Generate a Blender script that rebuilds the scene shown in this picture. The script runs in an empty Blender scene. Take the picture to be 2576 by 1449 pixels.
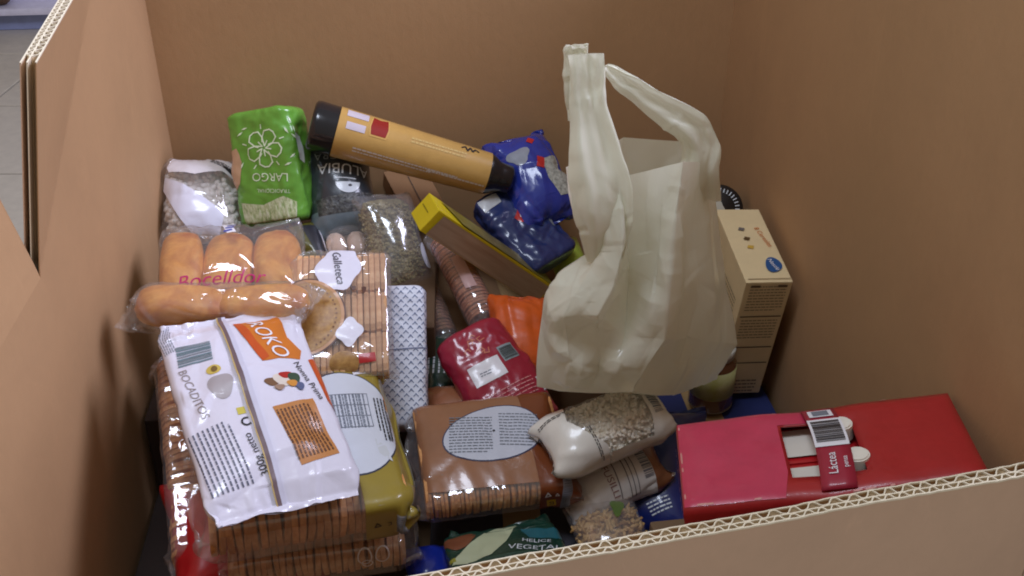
import bpy, bmesh, math, random
import numpy as np
from mathutils import Matrix, Vector, noise as mnoise
random.seed(7); np.random.seed(7)
R = math.radians
S = bpy.context.scene
COL = S.collection

# ---------------------------------------------------------------- camera, light, exposure
cam = bpy.data.objects.new('camera', bpy.data.cameras.new('camera'))
COL.objects.link(cam)
cam.location = (0, 0, 1.30)
cam.rotation_euler = (R(90 - 30.4), 0, R(-6))
cam.data.sensor_width = 36.0
cam.data.lens = 36.0 * 2600 / 2576
cam.data.clip_start = 0.02
cam.data.clip_end = 60
S.camera = cam

W = bpy.data.worlds.new('World'); S.world = W; W.use_nodes = True
bg = W.node_tree.nodes['Background']
bg.inputs[0].default_value = (1.0, 0.89, 0.72, 1)
bg.inputs[1].default_value = 0.225

def area(name, loc, target, size, power, color):
    l = bpy.data.lights.new(name, 'AREA'); l.shape = 'RECTANGLE'
    l.size, l.size_y = size; l.energy = power; l.color = color
    o = bpy.data.objects.new(name, l); COL.objects.link(o)
    o.location = loc
    o.rotation_euler = (Vector(target) - Vector(loc)).to_track_quat('-Z', 'Y').to_euler()
    return o
area('shop_window_light', (2.45, 1.25, 2.75), (-0.35, 0.95, 0.65), (1.5, 1.3), 112, (0.75, 0.76, 1.0))
area('floor_fill_light', (0.25, -0.55, 0.02), (0.25, 0.2, 1.2), (1.8, 0.9), 10, (0.92, 0.93, 1.0))  # added lamp in place of floor bounce, brightens the box's outer front face
area('ceiling_panel_light', (-0.30, 0.70, 2.9), (-0.10, 1.05, 0.6), (1.0, 0.5), 24, (0.76, 0.84, 1.0))

vs = S.view_settings
vs.view_transform = 'Standard'; vs.look = 'None'; vs.exposure = 0.12; vs.gamma = 1.0
vs.use_curve_mapping = False
S.render.engine = 'CYCLES'
S.cycles.max_bounces = 10; S.cycles.transparent_max_bounces = 24
S.cycles.diffuse_bounces = 4; S.cycles.glossy_bounces = 4
S.cycles.use_denoising = True
S.cycles.filter_width = 1.9
S.cycles.sample_clamp_indirect = 4.0

# ---------------------------------------------------------------- materials
def srgb(r, g, b):
    f = lambda c: ((c/255.0)/12.92 if c/255.0 <= 0.04045 else ((c/255.0 + 0.055)/1.055)**2.4)
    return (f(r), f(g), f(b), 1.0)
MATS = {}
def nt(name):
    m = bpy.data.materials.new(name); m.use_nodes = True
    t = m.node_tree
    return m, t, t.nodes, t.links, t.nodes['Principled BSDF']
def bump(t, height, strength, dist):
    b = t.nodes.new('ShaderNodeBump'); b.inputs['Strength'].default_value = strength
    b.inputs['Distance'].default_value = dist
    t.links.new(height, b.inputs['Height']); return b.outputs[0]
def tex_noise(t, scale, detail=3, rough=0.5, dist=0.0, coord='Object', stretch=None):
    c = t.nodes.new('ShaderNodeTexCoord'); n = t.nodes.new('ShaderNodeTexNoise')
    n.inputs['Scale'].default_value = scale; n.inputs['Detail'].default_value = detail
    n.inputs['Roughness'].default_value = rough; n.inputs['Distortion'].default_value = dist
    src = c.outputs[coord]
    if stretch:
        mp = t.nodes.new('ShaderNodeMapping'); mp.inputs['Scale'].default_value = stretch
        t.links.new(src, mp.inputs[0]); src = mp.outputs[0]
    t.links.new(src, n.inputs['Vector'])
    return n.outputs['Fac']
def crease(t, scale, dist=0.4):
    n = tex_noise(t, scale, 2, 0.5, dist)
    a = t.nodes.new('ShaderNodeMath'); a.operation = 'SUBTRACT'; a.inputs[1].default_value = 0.5
    b = t.nodes.new('ShaderNodeMath'); b.operation = 'ABSOLUTE'
    c = t.nodes.new('ShaderNodeMath'); c.operation = 'MULTIPLY_ADD'; c.inputs[1].default_value = 0.25
    t.links.new(n, a.inputs[0]); t.links.new(a.outputs[0], b.inputs[0])
    t.links.new(tex_noise(t, scale*3.2, 2, 0.5, 0.5), c.inputs[0]); t.links.new(b.outputs[0], c.inputs[2])
    return c.outputs[0]
def ramp(t, fac, stops):
    r = t.nodes.new('ShaderNodeValToRGB'); e = r.color_ramp.elements
    while len(e) < len(stops): e.new(0.5)
    for k, (p, c) in enumerate(stops): e[k].position = p; e[k].color = c
    t.links.new(fac, r.inputs[0]); return r.outputs[0]
def scale_c(c, k): return (min(1, c[0]*k), min(1, c[1]*k), min(1, c[2]*k), 1)

def printed(rgb, rough=0.30, coat=0.25, var=0.06, nscale=40, bmp=0.25):
    """plastic film or paper printed in one ink, with slight mottling and creases"""
    key = ('p', rgb, rough, coat, var, bmp)
    if key in MATS: return MATS[key]
    m, t, N, L, p = nt('print_%d_%d_%d' % rgb)
    c = srgb(*rgb)
    f = tex_noise(t, nscale, 4, 0.6)
    L.new(ramp(t, f, [(0.25, scale_c(c, 1 - var)), (0.75, scale_c(c, 1 + var))]), p.inputs['Base Color'])
    p.inputs['Roughness'].default_value = rough
    p.inputs['Coat Weight'].default_value = coat; p.inputs['Coat Roughness'].default_value = 0.08
    if bmp:
        g = crease(t, 24)
        L.new(bump(t, g, bmp*.6, 0.006), p.inputs['Normal'])
        L.new(p.inputs['Normal'].links[0].from_socket, p.inputs['Coat Normal'])
    MATS[key] = m; return m

def clear_film(name='clear_film', tint=(1, 1, 1), haze=0.09, rough=0.06, refl=1.0, bmp=0.22, nscale=14):
    key = ('f', name)
    if key in MATS: return MATS[key]
    m, t, N, L, p = nt(name)
    N.remove(p)
    out = N['Material Output']
    tr = N.new('ShaderNodeBsdfTransparent'); tr.inputs[0].default_value = (*tint, 1)
    gl = N.new('ShaderNodeBsdfGlossy'); gl.inputs['Roughness'].default_value = rough
    df = N.new('ShaderNodeBsdfDiffuse'); df.inputs[0].default_value = (0.85, 0.85, 0.9, 1)
    lw = N.new('ShaderNodeLayerWeight'); lw.inputs['Blend'].default_value = 0.5
    pw4 = N.new('ShaderNodeMath'); pw4.operation = 'POWER'; pw4.inputs[1].default_value = 5.0; L.new(lw.outputs['Facing'], pw4.inputs[0])
    g = crease(t, nscale)
    b = bump(t, g, bmp, 0.012)
    L.new(b, gl.inputs['Normal'])
    mm = N.new('ShaderNodeMath'); mm.operation = 'MULTIPLY_ADD'
    mm.inputs[1].default_value = refl*.45; mm.inputs[2].default_value = 0.125
    L.new(pw4.outputs[0], mm.inputs[0])
    mx0 = N.new('ShaderNodeMixShader'); mx0.inputs[0].default_value = haze
    L.new(tr.outputs[0], mx0.inputs[1]); L.new(df.outputs[0], mx0.inputs[2])
    mx = N.new('ShaderNodeMixShader')
    L.new(mm.outputs[0], mx.inputs[0]); L.new(mx0.outputs[0], mx.inputs[1]); L.new(gl.outputs[0], mx.inputs[2])
    L.new(mx.outputs[0], out.inputs[0])
    MATS[key] = m; return m

def cardboard(name, rgb, bmp=0.12, flutes=True):
    if name in MATS: return MATS[name]
    m, t, N, L, p = nt(name)
    c = srgb(*rgb)
    big = tex_noise(t, 2.6, 5, 0.65, 0.4)
    fib = tex_noise(t, 90, 4, 0.7, 0.3, stretch=(1, 1, 0.6))
    a = N.new('ShaderNodeMix'); a.data_type = 'RGBA'; a.inputs[0].default_value = 0.45
    L.new(ramp(t, big, [(0.28, scale_c(c, .80)), (0.5, c), (0.74, scale_c(c, 1.12))]), a.inputs[6])
    L.new(ramp(t, fib, [(0.3, scale_c(c, .965)), (0.7, scale_c(c, 1.03))]), a.inputs[7])
    col = a.outputs[2]
    # scuffs: sparse paler rubbed streaks
    sc = tex_noise(t, 9, 6, 0.75, 1.5, stretch=(1, 1, 0.35))
    mx = N.new('ShaderNodeMix'); mx.data_type = 'RGBA'
    L.new(ramp(t, sc, [(0.60, (0, 0, 0, 1)), (0.80, (.45, .45, .45, 1))]), mx.inputs[0])
    L.new(col, mx.inputs[6]); mx.inputs[7].default_value = scale_c(c, 1.25); col = mx.outputs[2]
    h = fib
    if flutes:                                   # faint washboard of the flutes under the liner
        tc = N.new('ShaderNodeTexCoord'); sx = N.new('ShaderNodeSeparateXYZ'); L.new(tc.outputs['Object'], sx.inputs[0])
        ad = N.new('ShaderNodeMath'); ad.operation = 'ADD'; L.new(sx.outputs[0], ad.inputs[0]); L.new(sx.outputs[1], ad.inputs[1])
        mu = N.new('ShaderNodeMath'); mu.operation = 'MULTIPLY'; mu.inputs[1].default_value = 2*math.pi/0.0165; L.new(ad.outputs[0], mu.inputs[0])
        si = N.new('ShaderNodeMath'); si.operation = 'SINE'; L.new(mu.outputs[0], si.inputs[0])
        am = N.new('ShaderNodeMath'); am.operation = 'MULTIPLY'; L.new(si.outputs[0], am.inputs[0]); L.new(big, am.inputs[1])
        hh = N.new('ShaderNodeMath'); hh.operation = 'MULTIPLY_ADD'; hh.inputs[1].default_value = 0.10; L.new(am.outputs[0], hh.inputs[0]); L.new(fib, hh.inputs[2])
        h = hh.outputs[0]
    L.new(col, p.inputs['Base Color'])
    p.inputs['Roughness'].default_value = 0.72
    p.inputs['Specular IOR Level'].default_value = 0.4
    L.new(bump(t, h, bmp, 0.0025), p.inputs['Normal'])
    MATS[name] = m; return m

def food(name, stops, scale=60, rough=0.6, bmp=0.4, detail=5, stretch=None, bd=0.003, vary=0.0):
    if name in MATS: return MATS[name]
    m, t, N, L, p = nt(name)
    f = tex_noise(t, scale, detail, 0.6, 0.2, stretch=stretch)
    col = ramp(t, f, [(q, srgb(*c)) for q, c in stops])
    if vary:                                     # every piece its own shade of baking
        oi = N.new('ShaderNodeObjectInfo'); hs = N.new('ShaderNodeHueSaturation')
        mr = N.new('ShaderNodeMapRange'); mr.inputs[3].default_value = 1 - vary; mr.inputs[4].default_value = 1 + vary*.6
        L.new(oi.outputs['Random'], mr.inputs[0]); L.new(mr.outputs[0], hs.inputs['Value']); L.new(col, hs.inputs['Color']); col = hs.outputs[0]
    L.new(col, p.inputs['Base Color'])
    p.inputs['Roughness'].default_value = rough
    L.new(bump(t, f, bmp, bd), p.inputs['Normal'])
    MATS[name] = m; return m

def plain(name, rgb, rough=0.4, metal=0.0, coat=0.0):
    if name in MATS: return MATS[name]
    m, t, N, L, p = nt(name)
    c = srgb(*rgb)
    f = tex_noise(t, 30, 4, 0.6)
    L.new(ramp(t, f, [(0.3, scale_c(c, .93)), (0.7, scale_c(c, 1.06))]), p.inputs['Base Color'])
    p.inputs['Roughness'].default_value = rough; p.inputs['Metallic'].default_value = metal
    p.inputs['Coat Weight'].default_value = coat
    MATS[name] = m; return m

# ---------------------------------------------------------------- objects
def thing(name, label, cat, pose=None, loc=None, group=None):
    o = bpy.data.objects.new(name, None); COL.objects.link(o)
    o.empty_display_size = 0.02
    if pose is not None:
        Rm, t = pose
        M = Matrix([list(Rm[i]) + [t[i]] for i in range(3)] + [[0, 0, 0, 1]])
        o.matrix_world = M
    elif loc is not None: o.location = loc
    o['label'] = label; o['category'] = cat
    if group: o['group'] = group
    return o
def link(name, me, mat, parent=None, smooth=True, kind=None, label=None):
    o = bpy.data.objects.new(name, me); COL.objects.link(o)
    if mat is not None:
        me.materials.clear(); me.materials.append(mat)
    if smooth: me.shade_smooth()
    if parent is not None: o.parent = parent
    if kind: o['kind'] = kind
    if label: o['label'] = label
    return o
def mesh(vs_, fs_, name='m'):
    me = bpy.data.meshes.new(name); me.from_pydata([tuple(map(float, v)) for v in vs_], [], fs_); me.update()
    return me
def bm_mesh(bm, name='m'):
    me = bpy.data.meshes.new(name); bm.to_mesh(me); bm.free(); return me
def rbox(w, l, h, bev=0.002, seg=2, c=(0, 0, 0), jitter=0.0):
    bm = bmesh.new(); bmesh.ops.create_cube(bm, size=1.0)
    bmesh.ops.scale(bm, vec=(w, l, h), verts=bm.verts)
    if jitter:
        for v in bm.verts: v.co += Vector([random.uniform(-jitter, jitter) for _ in range(3)])
    if bev: bmesh.ops.bevel(bm, geom=list(bm.edges), offset=bev, segments=seg, profile=0.7, affect='EDGES')
    bmesh.ops.translate(bm, vec=c, verts=bm.verts)
    return bm_mesh(bm)

# ---------------------------------------------------------------- parametric surfaces that carry printing
class Surf:
    """tube-like grid G[v][u]; s = arc length from the front centre, t = along the length"""
    def __init__(self, G, per, length, closed=True):
        self.G = np.asarray(G, float); self.nv, self.nu = self.G.shape[:2]
        self.per, self.len = per, length
    def at(self, s, t):
        u = (s / self.per + 0.25) * self.nu; v = (t / self.len + 0.5) * (self.nv - 1)
        v = np.clip(v, 0, self.nv - 1.001)
        u0 = np.floor(u).astype(int); v0 = np.floor(v).astype(int); a = (u - u0)[:, None]; b = (v - v0)[:, None]
        G = self.G; n = self.nu
        return (G[v0, u0 % n]*(1-a)*(1-b) + G[v0, (u0+1) % n]*a*(1-b) + G[v0+1, u0 % n]*(1-a)*b + G[v0+1, (u0+1) % n]*a*b)
    def map(self, P, off):
        s, t = P[:, 0], P[:, 1]; e = 0.0025
        q = self.at(s, t)
        n = np.cross(self.at(s+e, t) - self.at(s-e, t), self.at(s, t+e) - self.at(s, t-e))
        n /= np.linalg.norm(n, axis=1)[:, None] + 1e-12
        return q + n*off
def tents(G, n, r0, height, seed, span=3.0, vert=0.5, base=math.pi/2):
    """straight crisp creases pressed into a film: tent-shaped ridges along random short lines"""
    rg = np.random.RandomState(seed); nv, nu = G.shape[:2]
    du = np.roll(G, -1, 1) - np.roll(G, 1, 1); dv = np.gradient(G, axis=0)
    N = np.cross(du, dv); N /= np.linalg.norm(N, axis=-1)[..., None] + 1e-9
    D = np.zeros((nv, nu))
    for k in range(n):
        j, i = rg.randint(nv), rg.randint(nu); c = G[j, i]; m_ = N[j, i]
        tu = du[j, i]/(np.linalg.norm(du[j, i]) + 1e-9); tv = dv[j, i]/(np.linalg.norm(dv[j, i]) + 1e-9)
        a = rg.uniform(0, math.pi) if rg.rand() > vert else base + rg.uniform(-.35, .35)
        d = tu*math.cos(a) + tv*math.sin(a); e = np.cross(m_, d)
        q = G - c; s_ = q@d; t_ = q@e; near = np.abs(q@m_) < r0*1.6
        r_ = r0*rg.uniform(.5, 1.3); ln = r0*span*rg.uniform(.6, 1.6)
        w_ = np.clip(1 - np.abs(s_)/ln, 0, 1)
        D += np.where(near, w_*np.clip(1 - np.abs(t_)/r_, 0, 1)*height*rg.uniform(.3, 1)*rg.choice((-1, 1)), 0)
    return G + N*D[..., None]
class Flat:
    def __init__(self, o, ex, ey):
        self.o, self.ex, self.ey = map(lambda a: np.array(a, float), (o, ex, ey)); self.n = np.cross(self.ex, self.ey)
    def map(self, P, off):
        return self.o + P[:, :1]*self.ex + P[:, 1:2]*self.ey + self.n*off

def tf2(pts, cx, cy, rot=0, sx=1, sy=None):
    sy = sx if sy is None else sy
    a = R(rot); P = np.array(pts, float)*[sx, sy]
    return np.stack([P[:, 0]*math.cos(a) - P[:, 1]*math.sin(a) + cx, P[:, 0]*math.sin(a) + P[:, 1]*math.cos(a) + cy], 1)
def rect(w, h): return [(-w/2, -h/2), (w/2, -h/2), (w/2, h/2), (-w/2, h/2)]
def ell(rx, ry, n=40, wob=0.0, k=3):
    return [(rx*math.cos(2*math.pi*i/n)*(1 + wob*math.sin(k*2*math.pi*i/n)), ry*math.sin(2*math.pi*i/n)*(1 + wob*math.sin(k*2*math.pi*i/n))) for i in range(n)]
def stroke(pts, w, closed=False):
    out = []; P = [np.array(p, float) for p in pts]
    if closed: P.append(P[0])
    for a, b in zip(P[:-1], P[1:]):
        d = b - a; l = np.linalg.norm(d)
        if l < 1e-9: continue
        d /= l; n = np.array((-d[1], d[0]))*w/2; e = d*w*0.3
        out.append([a - n - e, b - n + e, b + n + e, a + n - e])
    return out
def barcode(w, h, n=22, seed=1):
    rnd = random.Random(seed); out = []; x = -w/2
    while x < w/2:
        b = rnd.choice((1, 1, 2, 3))*w/(n*3.2)
        if x + b > w/2: break
        out.append([(x, -h/2), (x+b, -h/2), (x+b, h/2), (x, h/2)]); x += b + rnd.choice((1, 1, 2))*w/(n*3.2)
    return out
def fine(w, h, rows, seed=1, fill=0.5, words=True):
    rnd = random.Random(seed); out = []; dy = h/rows
    for i in range(rows):
        y = h/2 - (i+.5)*dy; x = -w/2; end = w/2*(rnd.uniform(.5, 1) if i == rows-1 else 1)
        while x < end:
            l = rnd.uniform(.0025, .008) if words else w
            l = min(l, end - x)
            out.append([(x, y-dy*fill/2), (x+l, y-dy*fill/2), (x+l, y+dy*fill/2), (x, y+dy*fill/2)]); x += l + .0012
    return out
TXT = {}
def text_faces(body, shear=0.0, font_res=3):
    key = (body, shear)
    if key not in TXT:
        cu = bpy.data.curves.new('t', 'FONT'); cu.body = body; cu.size = 1.0; cu.align_x = 'CENTER'; cu.align_y = 'CENTER'
        cu.shear = shear; cu.resolution_u = font_res; cu.fill_mode = 'FRONT'
        ob = bpy.data.objects.new('t', cu); COL.objects.link(ob)
        bpy.context.view_layer.update()
        me = bpy.data.meshes.new_from_object(ob.evaluated_get(bpy.context.evaluated_depsgraph_get()))
        TXT[key] = ([(v.co.x, v.co.y) for v in me.vertices], [tuple(p.vertices) for p in me.polygons])
        bpy.data.objects.remove(ob); bpy.data.meshes.remove(me)
    return TXT[key]
def decal(name, surf, polys, mat, parent, off=0.0006, step=0.004, faces=None, label=None):
    """print laid on a surface: polygons in (s,t) metres, cut to a fine grid and bent over the shape"""
    bm = bmesh.new()
    if faces is not None:
        vv = [bm.verts.new((p[0], p[1], 0)) for p in polys]
        for f in faces:
            try: bm.faces.new([vv[i] for i in f])
            except ValueError: pass
    else:
        for pl in polys:
            vv = [bm.verts.new((p[0], p[1], 0)) for p in pl]
            try: bm.faces.new(vv)
            except ValueError: pass
    if step and bm.verts:
        xs = [v.co.x for v in bm.verts]; ys = [v.co.y for v in bm.verts]
        for ax, lo, hi in ((0, min(xs), max(xs)), (1, min(ys), max(ys))):
            k = math.floor(lo/step) + 1
            while k*step < hi:
                co = [0, 0, 0]; no = [0, 0, 0]; co[ax] = k*step; no[ax] = 1
                bmesh.ops.bisect_plane(bm, geom=bm.verts[:] + bm.edges[:] + bm.faces[:], plane_co=co, plane_no=no, dist=1e-7)
                k += 1
    bmesh.ops.recalc_face_normals(bm, faces=bm.faces)
    if not bm.verts: bm.free(); return None
    P = np.array([(v.co.x, v.co.y) for v in bm.verts])
    Q = surf.map(P, off)
    for v, q in zip(bm.verts, Q): v.co = q
    many = faces is None and len(polys) > 1
    return link(name, bm_mesh(bm), mat, parent, smooth=True, label=label, kind='stuff' if many else None)
def write(surf, body, cx, cy, size, rot, mat, parent, off=0.0012, shear=0.0, sx=1.0, name='lettering', step=0.004):
    vs_, fs_ = text_faces(body, shear)
    P = tf2(vs_, cx, cy, rot, size*sx, size)
    return decal(name, surf, P, mat, parent, off, step, faces=fs_)
def place(polys, cx, cy, rot=0, sx=1, sy=None): return [tf2(p, cx, cy, rot, sx, sy) for p in polys]

# ---------------------------------------------------------------- film simulation (position based)
def sd_rbox(h, r):
    h = np.array(h)
    def f(p):
        q = np.abs(p) - (h - r); m = np.maximum(q, 0)
        return np.linalg.norm(m, axis=-1) + np.minimum(q.max(-1), 0) - r
    return f
def sd_super(shapes):
    def f(p):
        d = None
        for c, rad_, pw_, rz in shapes:
            q = p - np.array(c); ca, sa = math.cos(-rz), math.sin(-rz)
            x, y, z = q[..., 0]*ca - q[..., 1]*sa, q[..., 0]*sa + q[..., 1]*ca, q[..., 2]
            k = ((np.abs(x)/rad_[0])**pw_ + (np.abs(y)/rad_[1])**pw_ + (np.abs(z)/rad_[2])**pw_)**(1/pw_)
            e = (k - 1)*min(rad_)
            d = e if d is None else np.minimum(d, e)
        return d
    return f
def sd_capsules(caps):
    def f(p):
        d = None
        for a, b, r in caps:
            a = np.array(a); b = np.array(b); ab = b - a
            tt = np.clip(((p - a)@ab)/(ab@ab), 0, 1)[..., None]
            e = np.linalg.norm(p - a - tt*ab, axis=-1) - r
            d = e if d is None else np.minimum(d, e)
        return d
    return f
def relax(X, rest, sdf=None, iters=80, passes=3, press=0.0, pin=None, pink=0.0, weld=(0, 0), bend=0.12, comp=1.0, damp=0.9, clear=0.0008):
    nv, nu = X.shape[:2]; X0 = X.copy(); Xp = X.copy()
    iu = np.arange(nu); mir = (nu - iu) % nu
    ru, rv, rd1, rd2 = rest
    def solve(A, B, r, k):
        d = B - A; l = np.linalg.norm(d, axis=-1) + 1e-9; e = (l - r)
        e = np.where(e < 0, e*comp, e)
        c = d*(k*0.5*e/l)[..., None]
        return c
    for it in range(iters):
        V = (X - Xp)*damp; Xp = X.copy(); X = X + V
        if press:
            du = np.roll(X, -1, 1) - np.roll(X, 1, 1); dv = np.gradient(X, axis=0)
            n = np.cross(du, dv); n /= np.linalg.norm(n, axis=-1)[..., None] + 1e-9
            X = X + n*press
        for k in range(passes):
            for par in (0, 1):                                   # around
                a = slice(par, nu, 2); b = np.arange(par + 1, nu + 1, 2) % nu
                c = solve(X[:, a], X[:, b], ru[:, a], 1.0); X[:, a] += c; X[:, b] -= c
            for par in (0, 1):                                   # along
                a = np.arange(par, nv - 1, 2); c = solve(X[a], X[a+1], rv[a], 1.0); X[a] += c; X[a+1] -= c
            for par in (0, 1):                                   # shear
                a = np.arange(par, nv - 1, 2)
                Y = np.roll(X, -1, 1)
                c = solve(X[a], Y[a+1], rd1[a], 0.5); X[a] += c; T_ = np.zeros_like(X); T_[a+1] -= c; X += np.roll(T_, 1, 1)
                Y = np.roll(X, 1, 1)
                c = solve(X[a], Y[a+1], rd2[a], 0.5); X[a] += c; T_ = np.zeros_like(X); T_[a+1] -= c; X += np.roll(T_, -1, 1)
            if bend:
                L_ = 0.5*(np.roll(X, 1, 1) + np.roll(X, -1, 1)) - X; X = X + L_*bend*0.25
                M_ = np.zeros_like(X); M_[1:-1] = 0.5*(X[2:] + X[:-2]) - X[1:-1]; X = X + M_*bend*0.25
            if sdf is not None:
                d = sdf(X) - clear
                bad = d < 0
                if bad.any():
                    p = X[bad]; e = 1e-4; g = np.stack([sdf(p + np.eye(3)[i]*e) - sdf(p - np.eye(3)[i]*e) for i in range(3)], -1)
                    g /= np.linalg.norm(g, axis=-1)[:, None] + 1e-9
                    X[bad] = p - g*d[bad][:, None]
            for rows in (list(range(weld[0])) + list(range(nv - weld[1], nv))):
                m = 0.5*(X[rows] + X[rows][mir]); X[rows] = m
            if pink: X = X + (X0 - X)*pin*pink
    return X
def rests(X, k=1.0):
    return (np.linalg.norm(np.roll(X, -1, 1) - X, axis=-1)*k, np.linalg.norm(X[1:] - X[:-1], axis=-1)*k,
            np.linalg.norm(np.roll(X, -1, 1)[1:] - X[:-1], axis=-1)*k, np.linalg.norm(np.roll(X, 1, 1)[1:] - X[:-1], axis=-1)*k)
def flat_rests(nu, nv, per, length):
    a = per/nu; b = length/(nv-1); d = math.hypot(a, b)
    return (np.full((nv, nu), a), np.full((nv-1, nu), b), np.full((nv-1, nu), d), np.full((nv-1, nu), d))
def upsample(X):
    def cr(A, axis, per):
        sh = lambda k: (np.roll(A, -k, axis) if per else np.take(A, np.clip(np.arange(A.shape[axis]) + k, 0, A.shape[axis]-1), axis))
        mid = (-sh(-1) + 9*A + 9*sh(1) - sh(2))/16.0
        out = np.stack([A, mid], axis + 1); shp = list(A.shape); shp[axis] *= 2
        out = out.reshape(shp)
        if not per: out = np.take(out, np.arange(shp[axis]-1), axis)
        return out
    return cr(cr(X, 1, True), 0, False)
def tube_mesh(G, cap=False):
    nv, nu = G.shape[:2]
    vs_ = G.reshape(-1, 3); fs_ = [(j*nu + i, j*nu + (i+1) % nu, (j+1)*nu + (i+1) % nu, (j+1)*nu + i) for j in range(nv-1) for i in range(nu)]
    if cap: fs_ += [tuple(range(nu))[::-1], tuple((nv-1)*nu + i for i in range(nu))]
    me = mesh(vs_, fs_)
    return me
def pouch(w, l, t, fin=0.012, slack=1.04, fins=2, nu=64, nv=48, rnd=None, sdf=None, iters=70, press=0.0002, seed=1, noise_amp=0.0015, bend=0.10, lslack=1.0, comp=0.8, ear=0.10, fold=60, fold_h=0.0012, up=1, fold_r=0.009, fold_base=math.pi/2, fold_v=.3):
    """pillow bag drawn over its contents (a rounded block w x l x t unless sdf says otherwise)"""
    rg = np.random.RandomState(seed)
    rnd = rnd if rnd is not None else min(t*0.45, 0.02)
    sdf = sdf or sd_rbox((w/2, l/2, t/2), rnd)
    per = 2*(w + t)*slack - rnd*1.2; length = (l + t*0.85 + 2*fin)*lslack
    ys = np.linspace(-length/2, length/2, nv); X = np.zeros((nv, nu, 3))
    for j, y in enumerate(ys):
        d = length/2 - abs(y)
        k = min(1.0, max(0.0, (d - fin)/(t*0.7))); k = math.sqrt(k*(2-k)) if k > 0 else 0.0
        c = max(0.0004, t/2*1.02*k); a = max(0.01, per/4 - c)
        yy = math.copysign(min(abs(y), l/2 + fin + t*0.1*(1-k)), y)
        th = np.arange(nu)/nu*2*math.pi
        ct, st = -np.cos(th), np.sin(th)
        p_ = 2.6
        rr = (np.abs(ct)**p_ + np.abs(st)**p_)**(-1/p_)
        X[j, :, 0] = a*ct*rr; X[j, :, 2] = c*st*rr; X[j, :, 1] = yy
    X += rg.randn(*X.shape)*noise_amp
    X = relax(X, flat_rests(nu, nv, per, length), sdf, iters=iters, press=press, weld=(fins, fins), bend=bend, comp=comp)
    # finish: a few smoothing passes of very high frequency only
    e = np.clip((np.abs(X[..., 1]) - (l/2 - t*.3))/(t*.6 + fin), 0, 1); e = e*e*(3 - 2*e)
    X[..., 0] *= 1 - ear*e
    G = upsample(X)
    for _ in range(up - 1): G = upsample(G)
    if fold: G = tents(G, fold, fold_r, fold_h, seed, 3.0, fold_v, fold_base)
    return Surf(G, per, length)
def block(w, l, t, p=5.0, nu=96, nv=64, dent=0.0015, seed=1, bulge=0.0, taper=0.0):
    """tightly packed brick-shaped bag: square-ish section, soft dents, folded ends"""
    th = np.arange(nu)/nu*2*math.pi; ct, st = -np.cos(th), np.sin(th)
    rr = (np.abs(ct)**p + np.abs(st)**p)**(-1/p)
    ring = np.stack([ct*rr*w/2, st*rr*t/2], 1)
    seg = np.linalg.norm(np.roll(ring, -1, 0) - ring, axis=1); per = seg.sum()
    cum = np.concatenate([[0], np.cumsum(seg)]); tgt = np.arange(nu)/nu*per
    cl = np.concatenate([ring, ring[:1]]); ring = np.stack([np.interp(tgt, cum, cl[:, k]) for k in (0, 1)], 1)
    def row(y, k):
        f = 1 + bulge*math.cos(min(1, abs(y)/(l/2))*math.pi/2)
        r_ = ring*k*f
        return np.stack([r_[:, 0]*(1 + taper*y/l), np.full(nu, y), r_[:, 1]], 1)
    ys = np.linspace(-l/2, l/2, nv); e = .006
    rows = [row(y, 1 - .06*max(0, 1 - (l/2 - abs(y))/e)**2) for y in ys]
    G = np.array(rows)
    def dn(p_):
        v = Vector((p_[0]*26 + seed, p_[1]*26, p_[2]*26)); a = mnoise.noise(v)
        w_ = Vector((p_[0]*60, p_[1]*60 + seed, p_[2]*60)); b = abs(mnoise.noise(w_))
        return dent*(a - .9*b)
    cen = np.array((0, 1, 0))
    for j in range(nv):
        for i in range(nu):
            q = G[j, i]; n = np.array((q[0]/(w*w), 0, q[2]/(t*t))); n /= np.linalg.norm(n) + 1e-9
            G[j, i] = q + n*dn(q)
    G = tents(G, 70, .011, dent*.8, seed, 3.5, .3)
    sf = Surf(G, per, l)
    ends = []
    for sg, base in ((-1, G[0]), (1, G[-1])):
        c = base.mean(0); ends.append([c + (base - c)*k + np.array((0, sg*h_, 0)) for k, h_ in ((.9, .003), (.6, .004), (.02, .0035))])
    sf.M = np.concatenate([np.array(ends[0][::-1]), G, np.array(ends[1])], 0)
    return sf

# ================================================================ setting: shop floor outside the box
floor = link('floor', rbox(12, 12, 0.02, 0, c=(0, 4, -0.012)), plain('grout', (92, 88, 84), .8))
floor['kind'] = 'structure'
tile_m = plain('floor_tile', (206, 198, 184), .32)
tile_me = rbox(0.575, 0.575, 0.012, 0.002, 1); tile_me.materials.append(tile_m)
a6 = R(-6)
for i in range(-6, 2):
    for j in range(1, 10):
        lx, ly = i*0.585 + 0.16, 2.62 + (j - 3)*0.585
        o = link('tile', tile_me, None, floor, smooth=False)
        o.location = (lx*math.cos(a6) - ly*math.sin(a6) - 0.55, lx*math.sin(a6) + ly*math.cos(a6) + 0.04, 0.0)
        o.rotation_euler = (0, 0, a6)

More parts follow.
